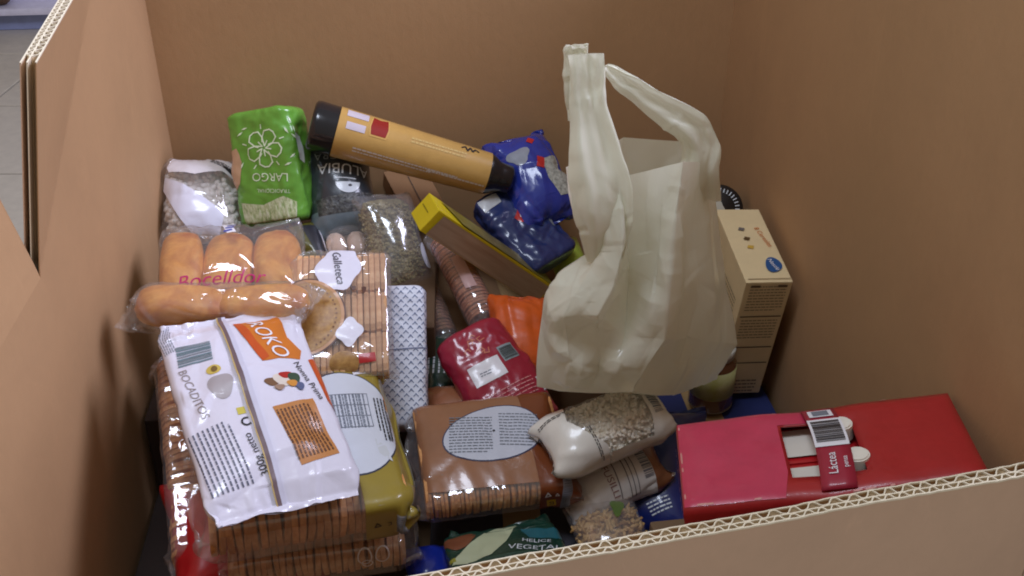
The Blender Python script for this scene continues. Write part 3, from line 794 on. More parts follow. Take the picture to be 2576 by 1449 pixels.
decal('barcode', sf, place(barcode(.030, .016, 16, 5), w/2 + t*.48, .108), GREY, GO, .0018)
rec = [p_ for pp in ([(0, .5), (.45, -.3), (-.45, -.3)],) for p_ in pp]
decal('recycling_mark', sf, place(stroke(rec, .22, True), w/2 + t*.45, .075, 100, .008) + place(stroke([(-.3, .4), (.3, .4), (.3, -.4), (-.3, -.4)], .2, False), w/2 + t*.45, .089, 100, .006), printed((70, 58, 30), .4, .2, .05, bmp=0), GO, .0012)
decal('white_leaf', sf, [tf2([(-.02, 0), (-.004, .007), (.02, .002), (.002, -.006)], w/2 - .075, .095, 20)], printed((206, 210, 214), .35, .3, .05), GO, .0014)

brown_c = printed((122, 62, 30), .3, .4, .06)
BR, sf = biscuit_pack('brown_biscuit_pack', 'brown ended biscuit pack with oval label in the middle of the pile', 'brown', 3, .0048, biscuit_m, 5)
w, l, t = dims('brown')
decal('top_print', sf, [[(-w/2-t*.4, -l/2+.004), (w/2-.016, -l/2+.004), (w/2-.012, l/2-.046), (-w/2-t*.4, l/2-.048)]], printed((156, 108, 78), .26, .6, .16, nscale=18), BR, .0004, .005)
decal('brown_band', sf, [[(-w/2-t*.6, l/2-.048), (w/2+t*.95, l/2-.045), (w/2+t*.95, l/2+.026), (-w/2-t*.6, l/2+.026)]], brown_c, BR, .0006, .005)
decal('label', sf, [tf2(ell(.043, .066, 48, .03, 3), -.012, .006, 8)], printed((52, 50, 84), .4, .2, .05, bmp=0), BR, .0010, .005)
decal('label', sf, [tf2(ell(.0412, .0642, 48, .03, 3), -.012, .006, 8)], printed((204, 208, 222), .35, .3, .03), BR, .0014, .005)
decal('fine_print', sf, place(fine(.055, .058, 13, 6, .35), -.013, -.024, 82) + place(fine(.05, .054, 11, 7, .3), -.013, .038, 82), GREY, BR, .0020, .005)
decal('centre_dot', sf, [tf2(ell(.0016, .0016, 12), -.014, .006)], INK, BR, .0022, 0)
decal('barcode_panel', sf, [tf2(rect(.052, .013), w/2 + t*.30, l/2-.011)], printed((150, 158, 178), .35, .3, .05), BR, .0012)
decal('barcode', sf, place(barcode(.048, .011, 22, 5), w/2 + t*.30, l/2-.011), GREY, BR, .0018)
decal('recycling_mark', sf, place(stroke(rec, .2, True), w/2 + t*.16, l/2-.036, 100, .008) + place(stroke(rec, .25, True), w/2 + t*.16, l/2-.024, 100, .005), WHT, BR, .0014)
yel = printed((206, 168, 28), .35, .3, .05, bmp=0)
decal('bin_mark', sf, [tf2(rect(.014, .012), w/2 + t*.52, l/2-.030, 8)], yel, BR, .0012)
decal('bin_mark', sf, place(stroke([(-.3, -.3), (.3, -.3), (.3, .3), (-.3, .3), (0, 0)], .12), w/2 + t*.52, l/2-.030, 98, .009), INK, BR, .0018)

GL, sf = biscuit_pack('striped_biscuit_pack', 'biscuit pack with cloud shaped label and big round biscuit picture', 'galleta', 3, .0078, biscuit_pale, 8, film=FILM, axis='x', rect_p=4.5)
w, l, t = dims('galleta')
decal('cloud_label', sf, [tf2(ell(.028, .037, 40, .07, 6), -.004, .060, -18)], printed((226, 224, 238), .35, .3, .03), GL, .0010)
write(sf, 'Galleteca', -.004, .062, .0155, -82, printed((60, 58, 74), .4, .2, .05, bmp=0), GL, .0018, shear=.25, sx=.95)
brn = printed((120, 76, 40), .4, .25, .06)
decal('round_picture', sf, [tf2(ell(.052, .056, 44), -.046, -.010)], printed((92, 58, 48), .4, .25, .05), GL, .0008)
decal('round_picture', sf, [tf2(ell(.050, .054, 44), -.046, -.010)], printed((196, 146, 104), .4, .25, .05), GL, .0012)
decal('round_picture', sf, [tf2(ell(.046, .050, 44), -.046, -.010)], food('printed_biscuit', [(.3, (150, 104, 52)), (.7, (186, 142, 78))], 160, .4, .1), GL, .0016)
decal('docker_marks', sf, [tf2(ell(.0013, .0013, 8), -.046 + .040*math.cos(a), -.010 + .044*math.sin(a)) for a in np.linspace(-1.2, 2.6, 26)], brn, GL, .0022, 0)
decal('round_picture', sf, [tf2(ell(.019, .016, 32), .002, -.078)], food('printed_biscuit', [(.3, (150, 104, 52)), (.7, (186, 142, 78))], 160, .4, .1), GL, .0014)
decal('white_splash', sf, [tf2(ell(.015, .019, 36, .14, 4), .010, -.036, -20)], printed((226, 224, 236), .35, .3, .03), GL, .0018)
decal('red_panel', sf, [tf2(rect(.021, .012), .031, -.072, 6)], printed((178, 30, 34), .35, .3, .05), GL, .0014)
decal('brown_spot', sf, [tf2(ell(.003, .0035, 12, .2, 3), .016, .028), tf2(ell(.003, .005, 12, .2, 3), .029, .026), tf2(ell(.004, .002, 12), .028, -.036)], printed((84, 44, 26), .4, .2, .05, bmp=0), GL, .0016, 0)

GB, sf = biscuit_pack('biscuit_pack', 'biscuit pack lowest at the front beneath the gold pack', 'galow', 2, .0078, biscuit_pale, 9)
w, l, t = dims('galow')
decal('white_ring', sf, place(stroke(ell(.011, .008, 20), .0018, True), w/2 + t*.1, .055) + place(stroke(ell(.006, .006, 16), .0016, True), w/2 + t*.28, .058) + place(stroke(ell(.011, .008, 20), .0018, True), w/2 + t*.1, .076), WHT, GB, .0012)

SB, sf = biscuit_pack('biscuit_pack', 'clear biscuit pack wedged between the left wall and the gold pack', 'side', 1, .0085, biscuit_m, 15)

# ---------------------------------------------------------------- white biscuit bag
w, l, t = dims('white')
WB = thing('white_biscuit_bag', 'glossy white biscuit bag with orange panels lying on the gold pack', 'biscuit bag', pose('white'))
sf = pouch(w*1.02, l*.97, t*.62, fin=.014, slack=1.02, seed=11, noise_amp=.0015, rnd=.010, press=0, fold=60, up=2, fold_r=.014, fold_h=.0032)
whitefilm = printed((222, 219, 232), .26, .5, .02, bmp=.35)
link('wrapper', tube_mesh(sf.G), whitefilm, WB)
org = printed((206, 118, 42), .3, .4, .08); org2 = printed((198, 84, 36), .3, .4, .08); tan = printed((190, 128, 72), .35, .3, .05)
L2 = sf.len/2
decal('seam', sf, [[(-.012, -L2), (-.002, -L2), (-.002, L2), (-.012, L2)]], printed((206, 204, 220), .3, .4, .05), WB, .0028, .004)
decal('seam_edge', sf, [[(-.0125, -L2+.004), (-.0075, -L2+.004), (-.0075, L2), (-.0125, L2)]], printed((112, 92, 96), .35, .4, .1), WB, .0034, .004)
decal('seam_edge', sf, [[(-.0140, -L2+.004), (-.0125, -L2+.004), (-.0125, L2), (-.0140, L2)]], printed((196, 168, 104), .35, .4, .1), WB, .0034, .004)
decal('orange_swoosh', sf, [[(.004, .125), (.062, .125), (.060, .082), (.072, .060), (.066, .046), (.040, .050), (.020, .048), (.012, .075)]], org, WB)
decal('orange_swoosh', sf, [[(.004, .125), (.014, .125), (.022, .080), (.030, .054), (.020, .048), (.012, .075)]], org2, WB, .0010)
write(sf, 'ROKO', .036, .088, .026, -75, WHT, WB, .0016, shear=.3)
for k, (x, y, rx, ry, c) in enumerate(((.022, .014, .009, .006, (122, 88, 62)), (.036, .016, .012, .010, (226, 214, 200)), (.040, .022, .008, .005, (176, 40, 34)), (.049, .016, .007, .009, (56, 78, 60)), (.052, .004, .006, .006, (88, 96, 130)), (.044, .008, .006, .005, (206, 140, 60)), (.028, .004, .006, .004, (160, 130, 110)))):
    decal('picture', sf, [tf2(ell(rx, ry, 20, .12, 3), x, y)], printed(c, .35, .3, .1), WB, .0008 + .0002*k, .004)
write(sf, 'Nonna Prima', .066, .012, .0115, -76, INK, WB, .0012)
decal('orange_edge', sf, [[(.076, .045), (.096, .050), (.094, -.02), (.088, -.035), (.080, -.02)]], org2, WB)
decal('tan_panel', sf, [[(.012, -.022), (.062, -.016), (.070, -.094), (.024, -.100)]], tan, WB)
decal('fine_print', sf, place(fine(.066, .046, 10, 21, .42), .040, -.058, 97), printed((96, 62, 44), .4, .2, .05, bmp=0), WB, .0014)
decal('barcode', sf, place(barcode(.032, .040, 13, 9), -.052, .082, 84), printed((110, 132, 140), .4, .2, .05, bmp=0), WB, .0008)
decal('fine_print', sf, place(fine(.05, .016, 6, 31, .4), -.080, .118, 96), GREY, WB, .0008)
grt = printed((150, 140, 138), .4, .2, .05, bmp=0)
write(sf, 'BOCADITOS', -.066, .026, .0135, -82, grt, WB, .0008, shear=.2)
decal('yellow_seal', sf, [tf2(ell(.0085, .0065, 20), -.037, .049)], printed((204, 178, 84), .35, .3, .05), WB)
decal('yellow_seal', sf, [tf2(ell(.0035, .004, 14), -.036, .049)], printed((120, 92, 40), .35, .3, .05), WB, .0012)
decal('grey_picture', sf, [tf2(ell(.014, .017, 30, .12, 3), -.034, .024)], printed((168, 160, 162), .35, .3, .1), WB)
decal('fine_print', sf, place(fine(.085, .050, 9, 22, .36), -.058, -.068, 96), printed((92, 94, 112), .4, .2, .05, bmp=0), WB, .0008)
decal('yellow_square', sf, [tf2(rect(.009, .010), -.022, -.016)], printed((204, 190, 84), .35, .3, .05), WB)
decal('recycling_mark', sf, place(stroke(ell(.55, .55, 14)[:11], .22), -.020, -.032, 60, .009), INK, WB, .0010)
write(sf, '300g netto', -.020, -.075, .0125, 98, INK, WB, .0012)

# ---------------------------------------------------------------- green rice bag
w, l, t = dims('rice')
RI = thing('rice_bag', 'bright green rice bag with white flower drawing standing by the back wall', 'rice bag', pose('rice'))
sf = block(w*1.10, l*1.06, t*1.3, 5, seed=13, dent=.003, bulge=.03)
green = printed((104, 164, 60), .3, .4, .06); 
link('bag', tube_mesh(sf.M, True), green, RI)
leafw = printed((222, 238, 206), .35, .3, .03, bmp=0)
pet = []
for k in range(5):
    a0 = 90 + 72*k
    pts = [(.0, .10), (-.32, .45), (-.36, .80), (-.12, 1.0), (.12, .98), (.36, .80), (.32, .45), (.0, .10)]
    sm = []
    for a, b in zip(pts[:-1], pts[1:]):
        for f in (0, .5): sm.append((a[0]*(1-f) + b[0]*f, a[1]*(1-f) + b[1]*f))
    pet += [tf2(q, 0, 0, a0) for q in stroke(sm, .07)]
    pet += [tf2(q, 0, 0, a0) for q in stroke([(0, .12), (0, .42)], .07)] + [tf2(q, 0, 0, a0 + 36) for q in stroke([(0, 1.0), (.03, 1.22)], .06)]
decal('flower', sf, place(pet, .008, .028, 20, .030), leafw, RI, .0010)
write(sf, 'LARGO', .012, -.018, .0185, 172, leafw, RI, .0010)
write(sf, 'TRADICIONAL', .014, -.040, .0085, 172, leafw, RI, .0010)
decal('leaf', sf, [tf2([(-.006, 0), (0, .0016), (.006, 0), (0, -.0016)], x, y, r_) for x, y, r_ in ((-.030, .055, 30), (-.034, .006, 60), (.048, .050, 120), (.052, .010, 40), (.044, -.002, 20), (-.022, .062, 10), (.056, .066, 110), (.060, .052, 90), (.058, .040, 130))], leafw, RI, .0010)
decal('window', sf, [[(-.058, .030), (-.040, .034), (-.034, .012), (-.040, -.022), (-.058, -.034)]], printed((196, 160, 128), .35, .3, .05), RI, .0008)
decal('window', sf, [[(.060, .046), (.076, .040), (.078, -.002), (.066, .004)]], printed((206, 214, 210), .35, .3, .05), RI, .0008)
decal('clear_window', sf, [[(-.044, -.052), (-.006, -.060), (.030, -.050), (.050, -.062), (.046, -.094), (-.044, -.094)]], food('rice_grain', [(.3, (120, 150, 84)), (.5, (196, 206, 160)), (.7, (226, 230, 206))], 220, .25, .6, stretch=(1, .4, 1)), RI, .0008)

# ---------------------------------------------------------------- black bean bag
w, l, t = dims('blackbean')
BB = thing('black_bean_bag', 'dark bag of black beans with white half circle beside the green bag', 'bean bag', pose('blackbean'))
sf = pouch(w, l*.86, t, fin=.014, seed=17)
link('bag', tube_mesh(sf.G), printed((52, 58, 66), .3, .4, .12), BB)
decal('grey_end', sf, [[(-w*.7, -sf.len/2), (w*.7, -sf.len/2), (w*.7, -.048), (-w*.7, -.044)]], printed((110, 124, 132), .3, .4, .1), BB)
decal('bean_window', sf, [[(-.046, -.026), (.050, -.026), (.052, -.054), (-.044, -.052)]], food('black_beans', [(.35, (46, 46, 52)), (.6, (92, 94, 92)), (.8, (120, 118, 110))], 130, .3, .8), BB, .0008)
lw = printed((216, 224, 232), .35, .3, .03, bmp=0)
write(sf, 'ALUBIA', .006, .014, .0235, 168, lw, BB, .0010)
write(sf, 'NEGRA', -.004, .038, .0185, 168, printed((150, 160, 164), .35, .3, .03, bmp=0), BB, .0010)
decal('half_circle', sf, [tf2([(math.cos(a), math.sin(a)) for a in np.linspace(math.pi, 2*math.pi, 20)], .008, -.008, -8, .018, .017)], lw, BB, .0010)
decal('half_circle_dot', sf, [tf2(ell(.003, .002, 12), .010, -.014)], INK, BB, .0014, 0)
decal('rule', sf, [tf2(rect(.030, .0014), .006, -.002, -10)], lw, BB, .0010)

# ---------------------------------------------------------------- tan bottle (long container with dark ends)
def lathe_surf(prof, nu=48):
    G = np.zeros((len(prof), nu, 3)); th = np.arange(nu)/nu*2*math.pi
    for j, (y, r_) in enumerate(prof):
        G[j, :, 0] = -np.cos(th)*r_; G[j, :, 2] = np.sin(th)*r_; G[j, :, 1] = y
    return G
def axis_pose(a, b, face=(0, -.7, .7)):
    a, b = np.array(a), np.array(b); y = (b - a)/np.linalg.norm(b - a); z = np.array(face, float); z -= y*(z@y); z /= np.linalg.norm(z); x = np.cross(y, z)
    return np.stack([x, y, z], 1).tolist(), ((a + b)/2).tolist(), np.linalg.norm(b - a)
Rm, tc, Lt = axis_pose((-.154, 1.550, .702), (.160, 1.535, .598))
TB = thing('tan_bottle', 'long tan labelled bottle with black ends lying along the back wall', 'bottle', (Rm, tc))
dark = plain('dark_plastic', (30, 30, 34), .22, 0, .4)
H_ = Lt/2
rad = lambda y: .0405 + (.0325 - .0405)*(y + H_)/Lt
seg_ = lambda a, b, n: list(np.linspace(a, b, n))
prof = [(-H_, .001), (-H_, rad(-H_)*.86), (-H_ + .003, rad(-H_)*.97)] + [(y, rad(y)) for y in seg_(-H_ + .010, H_ - .040, 24)] + [(H_ - .034, rad(H_)*.96), (H_ - .026, rad(H_)*.82), (H_ - .018, rad(H_)*.74), (H_ - .004, rad(H_)*.72), (H_, rad(H_)*.62), (H_, .001)]
link('body', tube_mesh(lathe_surf(prof)), dark, TB)
lab0, lab1 = -H_ + .040, H_ - .042
LG = lathe_surf([(y, rad(y) + .0008) for y in np.linspace(lab0, lab1, 40)])
labo = link('label', tube_mesh(LG), printed((200, 158, 88), .28, .5, .08, bmp=.2), TB)
class BotSurf:
    def map(self, P, off):
        out = []
        for s, t_ in P:
            r_ = rad(t_) + .0008 + off; a = s/rad(t_); out.append((math.sin(a)*r_, t_, math.cos(a)*r_))
        return np.array(out)
BS = BotSurf()
decal('emblem', BS, [tf2([(-.8, -1), (.8, -1), (.95, -.3), (.8, .9), (0, .7), (-.8, .9), (-.95, -.3)], -.014, -.062, 90, .017, .021)], printed((214, 170, 96), .3, .4, .05, bmp=0), labo, .0005)
decal('emblem', BS, [tf2([(-.8, -1), (.8, -1), (.95, -.3), (.8, .9), (0, .7), (-.8, .9), (-.95, -.3)], -.014, -.062, 90, .0145, .018)], printed((150, 34, 30), .3, .4, .05, bmp=0), labo, .0008)
decal('fine_print', BS, place(fine(.17, .010, 2, 5, .5), .034, -.010, 90) + place(fine(.10, .006, 1, 6, .5), .034, .075, 90), printed((214, 204, 196), .3, .3, .05, bmp=0), labo, .0006)
decal('fine_print', BS, place(fine(.09, .012, 2, 7, .5), -.006, .035, 90), printed((214, 182, 112), .3, .3, .05, bmp=0), labo, .0006)
decal('white_panel', BS, [tf2(rect(.016, .034), -.024, -.098), tf2(rect(.012, .030), .000, -.098)], printed((206, 196, 206), .3, .4, .05, bmp=0), labo, .0006)
decal('script_mark', BS, place(stroke([(-1, 0), (-.6, .5), (-.3, -.4), (0, .5), (.3, -.3), (.6, .4), (1, 0)], .22), -.020, .085, 90, .014, .010), INK, labo, .0008)

# ---------------------------------------------------------------- pulses in clear bags
chick_m = food('chickpea', [(.3, (240, 232, 224)), (.7, (253, 250, 247))], 50, .45, .2)
w, l, t = dims('chick')
CP = thing('white_bean_bag', 'clear bag of large white beans in the back left corner', 'bean bag', pose('chick'))
sf = pouch(w, l*.92, t, fin=.012, slack=1.07, seed=21, noise_amp=.003, ear=.3, up=2, fold=120, fold_h=.002)
link('bag', tube_mesh(sf.G), FILM, CP)
grains('beans', CP, skin_points(w, l, t, 330, 3, .006), (.0075, .0055, .0048), chick_m, 4, (w, l, t))
decal('white_band', sf, [[(-.066, .014), (-.058, .034), (.030, -.040), (.030, -.070), (-.020, -.070)]], printed((226, 228, 244), .3, .4, .04), CP, .0008)
decal('top_print', sf, [[(-.06, .080), (.06, .080), (.058, .022), (.03, .034), (-.01, .024), (-.05, .040)]], printed((226, 222, 226), .35, .35, .05), CP, .0008)
decal('dark_print', sf, place(fine(.036, .014, 3, 12, .5), .032, .050, -35) + [tf2(rect(.018, .006), .040, .040, -35)], INK, CP, .0014)
w, l, t = dims('lent2')
LB = thing('dark_lentil_bag', 'small dark lentil bag squeezed under the white bean bag', 'lentil bag', pose('lent2'))
sf = pouch(w, l, t, seed=22, nu=48, nv=36)
link('bag', tube_mesh(sf.G), FILM, LB)
grains('lentils', LB, skin_points(w, l, t, 380, 5, .004), (.0032, .0032, .0018), food('lentil_dark', [(.3, (52, 46, 46)), (.7, (96, 88, 86))], 60, .5, .2), 6, (w, l, t))

w, l, t = dims('lentil')
LT = thing('brown_lentil_bag', 'clear bag of brown lentils with white oval sticker in the middle', 'lentil bag', pose('lentil'))
sf = pouch(w, l*.94, t, seed=23, slack=1.06, noise_amp=.003)
link('bag', tube_mesh(sf.G), FILM2, LT)
grains('lentils', LT, skin_points(w, l, t, 1100, 7, .004), (.0034, .0034, .0019), food('lentil_brown', [(.3, (104, 92, 56)), (.5, (136, 124, 80)), (.7, (168, 156, 108))], 60, .5, .2), 8, (w, l, t))
decal('sticker', sf, [tf2(ell(.012, .021, 28, .05, 2), .036, -.034, 12)], printed((206, 210, 224), .35, .3, .03), LT, .0010)
decal('red_white_edge', sf, [[(.052, .060), (.058, .058), (.062, .020), (.056, .024)]], WHT, LT, .0010)

def long_bag(key, name, label, gm, gsize, n, seed, window):
    w, l, t = dims(key)
    o = thing(name, label, 'bean bag', pose(key))
    sf = pouch(w*.92, l*.98, t, fin=.010, slack=.99, seed=seed, noise_amp=.0018, rnd=.022, ear=.26, fold=90, fold_h=.0018, up=2)
    return o, sf, w*.92, l*.98, t
small_bean = food('small_bean', [(.3, (248, 234, 208)), (.6, (253, 247, 232)), (.8, (255, 252, 246))], 70, .45, .2)
BL, sf, w, l, t = long_bag('beanlong', 'haricot_bean_bag', 'white and clear bag of small pale beans under the plastic carrier bag', None, None, 0, 25, None)
link('bag', tube_mesh(sf.G), FILM, BL)
grains('beans', BL, skin_points(w, l, t, 1300, 9, .003, zmin=-.2), (.0042, .0027, .0024), small_bean, 10, (w, l, t))
pw = printed((232, 228, 218), .32, .4, .04)
P_ = w/2 + t*.9
decal('white_end', sf, [[(-P_, -sf.len/2), (P_, -sf.len/2), (P_, -.014), (.036, -.018), (.018, -.034), (-.008, -.050), (-.03, -.044), (-P_, -.030)]], pw, BL, .0008)
decal('white_end', sf, [[(-P_, .046), (-.02, .050), (.02, .050), (P_, .044), (P_, sf.len/2), (-P_, sf.len/2)]], pw, BL, .0008)
decal('white_side', sf, [[(.046, -.016), (P_, -.014), (P_, .046), (.046, .048)]], pw, BL, .0008)
decal('barcode', sf, place(barcode(.034, .016, 16, 3), .006, .064, 0), GREY, BL, .0014)
decal('fine_print', sf, place(fine(.026, .012, 3, 41, .5), -.014, .078, 60) + place(fine(.045, .005, 2, 42, .5), .032, -.030, 4) + place(fine(.04, .006, 2, 43, .5), -.026, -.066, 70), printed((70, 62, 58), .4, .2, .05, bmp=0), BL, .0014)
BW, sf, w, l, t = long_bag('beanlow', 'pasta_bag', 'white pasta bag with brown end lying under the pale bean bag', None, None, 0, 27, None)
link('bag', tube_mesh(sf.G), printed((226, 222, 216), .3, .45, .06), BW)
P_ = w/2 + t*.9
decal('brown_end', sf, [[(-P_, l/2-.012), (P_, l/2-.010), (P_, sf.len/2), (-P_, sf.len/2)]], printed((142, 92, 62), .3, .4, .08), BW, .0008)
decal('barcode', sf, place(barcode(.036, .013, 16, 3), .006, .038, 0), GREY, BW, .0010)
write(sf, 'FUSILLI', .010, -.012, .0125, 0, printed((146, 106, 104), .4, .2, .05, bmp=0), BW, .0010)
decal('rule', sf, [tf2(rect(.05, .0014), .008, -.003, -6)] + [tf2(rect(.06, .0012), .006, .010 + .006*k, -4) for k in range(3)], printed((120, 112, 110), .4, .2, .05, bmp=0), BW, .0010)

# ---------------------------------------------------------------- net-patterned pack, crimson, orange, blue, green packs
w, l, t = dims('netpack')
NP = thing('net_pattern_pack', 'white flour pack with blue net pattern standing in the middle', 'flour pack', pose('netpack'))
sf = block(w*.95, l, t, 6, seed=31, dent=.0012)
link('wrapper', tube_mesh(sf.M, True), printed((224, 228, 242), .5, .1, .02, bmp=.1), NP)
net = []
d_ = .0125
for k in range(-14, 15):
    for sg in (1, -1):
        for y in np.arange(-.092, .092, d_/2):
            x = sg*(y - k*d_)
            if abs(x) < .058 and abs(x + sg*d_/2) < .060: net += stroke([(x + sg*d_*.10, y + d_*.10), (x + sg*d_*.40, y + d_*.40)], .0011)
netm = printed((104, 118, 152), .5, .1, .05, bmp=0)
decal('net_print', sf, net, netm, NP, .0008, 0)
decal('net_dots', sf, [tf2(ell(.0017, .0013, 6), sg*(k*d_) + (j % 2)*d_*0, j*d_/2*2 + (k % 2)*0) for k in range(-5, 6) for j in range(-7, 8) for sg in (1,)], netm, NP, .0009, 0)
decal('fold_line', sf, stroke([(-.04, .004), (.04, .008)], .0016), printed((120, 128, 160), .5, .1, .05, bmp=0), NP, .0011, .006)

w, l, t = dims('crimson')
CR = thing('crimson_bag', 'crimson food bag with white label in front of the orange bag', 'food bag', pose('crimson'))
sf = block(w*1.06, l*1.05, t*1.15, 2.3, seed=33, dent=.0030, bulge=.12)
crim = printed((158, 30, 56), .28, .5, .06)
link('bag', tube_mesh(sf.M, True), crim, CR)
decal('label', sf, [tf2(rect(.044, .031), -.012, .012, -2)], WHT, CR, .0008)
decal('fine_print', sf, place(fine(.018, .008, 2, 3, .4), -.014, .010, -4), GREY, CR, .0014)
decal('barcode_panel', sf, [tf2(rect(.023, .024), .026, .024, 0)], printed((146, 160, 166), .35, .3, .04), CR, .0008)
decal('barcode', sf, place(barcode(.020, .020, 14, 8), .026, .024, 90), printed((74, 84, 88), .4, .2, .05, bmp=0), CR, .0014)
pinkp = printed((214, 138, 140), .35, .3, .05, bmp=0)
decal('scroll_print', sf, sum([place(stroke([(0, 0), (.5, .6), (1, .2), (.6, -.2)], .16), x, y, r_, .010) for x, y, r_ in ((-.016, .056, 20), (-.004, .060, 80), (.008, .056, 140), (-.010, .044, -30), (.006, .042, 200), (-.022, .044, 60))], []), printed((206, 120, 96), .35, .3, .05, bmp=0), CR, .0010)
decal('fine_print', sf, place(fine(.062, .05, 9, 51, .28), .004, -.044, 0), pinkp, CR, .0010)
decal('white_tab', sf, [tf2(rect(.011, .022), .046, -.036, 10)], WHT, CR, .0010)

w, l, t = dims('orange')
OB = thing('orange_bag', 'crumpled orange bag tucked behind the crimson bag', 'food bag', pose('orange'))
sf = pouch(w*1.1, l, t, seed=35, slack=1.12, noise_amp=.004, nu=56, nv=44, fold=60, fold_h=.0035, fold_r=.014)
link('bag', tube_mesh(sf.G), printed((214, 92, 30), .4, .3, .14), OB)

w, l, t = dims('bluelow')
B1 = thing('blue_sugar_pack', 'dark blue pack with red logo between yellow box and carrier bag', 'food pack', pose('bluelow'))
sf = block(w*1.08, l*1.02, t*1.25, 3.8, seed=37, dent=.004, bulge=.04)
link('wrapper', tube_mesh(sf.M, True), printed((40, 54, 106), .3, .45, .1), B1)
redp = printed((196, 44, 44), .3, .4, .05, bmp=0)
decal('red_logo', sf, [[(-.018, .016), (.004, .030), (.016, .024), (.006, .004), (-.012, .002)]], redp, B1, .0008)
decal('script_mark', sf, place(stroke([(-1, 0), (-.4, .4), (0, -.2), (.4, .4), (1, .1)], .25), -.001, .016, 30, .008), WHT, B1, .0012)
decal('white_end', sf, [[(-.05, .050), (-.015, .052), (-.012, .07), (-.05, .072)]], printed((198, 202, 206), .35, .4, .1), B1, .0008)
decal('grey_line', sf, [[(.030, .06), (.034, .06), (.036, -.03), (.032, -.03)]], printed((128, 136, 146), .25, .5, .1), B1, .0010)
w, l, t = dims('bluetop')
B2 = thing('blue_rice_bag', 'bright blue bag with clear window against the back wall', 'food bag', pose('bluetop'))
sf = pouch(w*1.1, l, t*1.3, seed=39, slack=1.08, noise_amp=.0035, fold=120, fold_h=.003, fold_r=.012, up=2)
link('bag', tube_mesh(sf.G), printed((44, 60, 158), .25, .55, .12), B2)
decal('clear_window', sf, [[(.010, .012), (.046, .020), (.050, -.052), (.016, -.050), (.006, -.02)]], food('rice_window', [(.3, (136, 138, 132)), (.6, (196, 198, 190)), (.8, (226, 226, 220))], 160, .25, .6), B2, .0008)
decal('silver_patch', sf, [tf2(ell(.018, .014, 24, .2, 3), -.020, .030)], printed((150, 156, 170), .25, .5, .2), B2, .0008)
decal('red_logo', sf, [tf2(rect(.020, .012), .006, .008, 60), tf2(rect(.012, .010), .012, .052, 40)], redp, B2, .0010)

w, l, t = dims('helice')
HE = thing('green_pasta_pack', 'dark green pasta pack with pale leaf shape at the front edge', 'pasta pack', pose('helice'))
sf = pouch(w, l*.95, t*.55, seed=41, slack=.98, noise_amp=.0016, press=0, fold_h=.002, fold_r=.012)
link('wrapper', tube_mesh(sf.G), printed((26, 62, 50), .28, .5, .1), HE)
decal('leaf_window', sf, [tf2([(-1, -.25), (-.75, -.55), (-.2, -.6), (.3, -.25), (.9, .5), (1.0, .75), (.4, .62), (-.3, .35), (-.8, .0)], -.018, .008, 18, .056, .042)], printed((186, 194, 160), .35, .35, .05), HE, .0008)
write(sf, 'HELICE', .036, -.004, .0110, -16, lw, HE, .0012)
write(sf, 'VEGETAL', .030, -.020, .0150, -16, lw, HE, .0012)
decal('brown_picture', sf, [tf2(ell(.020, .014, 24, .15, 3), -.052, .026)], printed((122, 72, 48), .35, .3, .12), HE, .0008)
decal('yellow_square', sf, [tf2(rect(.009, .008), -.066, -.010)], printed((150, 146, 54), .35, .3, .05), HE, .0010)
decal('teal_panel', sf, [[(.024, .030), (.086, .020), (.080, -.006), (.030, .006)]], printed((44, 104, 116), .28, .5, .08), HE, .0008)

def simple_pack(key, name, label, cat, rgb, seed, slack=1.05, namp=.002, film=None, **kw):
    w, l, t = dims(key); o = thing(name, label, cat, pose(key))
    sf = pouch(w, l, t, seed=seed, slack=slack, noise_amp=namp, nu=48, nv=36, **kw)
    link('wrapper', tube_mesh(sf.G), film or printed(rgb, .3, .4, .1), o)
    return o, sf, w, l, t
o, sf, *_ = simple_pack('darkgreen', 'green_spaghetti_pack', 'dark green pack with white lettering beside the net pattern pack', 'pasta pack', (28, 62, 52), 43)
decal('fine_print', sf, place(fine(.04, .05, 7, 4, .35), -.006, .01, 80), lw, o, .0010)
simple_pack('bluemid', 'blue_food_pack', 'narrow dark blue pack under the lentil bag', 'food pack', (36, 42, 104), 44)
o, sf, *_ = simple_pack('orangepack', 'orange_biscuit_pack', 'orange brown biscuit pack tucked behind the oval labelled pack', 'biscuits', (156, 98, 66), 45)
decal('white_tab', sf, [tf2(rect(.020, .024), .034, .0, 20)], WHT, o, .0010)
o, sf, *_ = simple_pack('bluefloor', 'blue_pasta_bag', 'deep blue bag at the left side of the red milk pack', 'pasta bag', (26, 42, 110), 46)
decal('fine_print', sf, place(fine(.03, .02, 4, 4, .4), .014, -.066, 30), lw, o, .0010)
o, sf, w, l, t = simple_pack('pastaclear', 'clear_pasta_bag', 'clear bag of yellow pasta near the front edge', 'pasta bag', None, 47, film=FILM2)
grains('pasta', o, skin_points(w, l, t, 300, 11, .004), (.009, .0028, .0028), food('pasta', [(.3, (170, 128, 70)), (.7, (214, 176, 112))], 60, .5, .2), 12, (w, l, t))
decal('green_leaf', sf, [tf2(ell(.008, .016, 20, .2, 3), .010, .016, -20)], printed((92, 116, 58), .35, .3, .1), o, .0010)
simple_pack('bluefront', 'bright_blue_bag', 'corner of a bright blue bag at the bottom of the pile', 'food bag', (30, 52, 168), 48)
simple_pack('redleft', 'red_biscuit_pack', 'red pack under the gold pack near the left wall', 'food pack', (170, 22, 28), 49)
simple_pack('lime', 'lime_green_pack', 'lime green pack beside the carrier bag under the blue pack', 'food pack', (158, 178, 66), 50)
simple_pack('gleaf', 'small_green_pack', 'small green pack below the black bean bag', 'food pack', (38, 104, 62), 51)
o, sf, *_ = simple_pack('olive', 'olive_pouch', 'olive and black pouch with white edge right of the buns', 'food pouch', (92, 88, 28), 52)
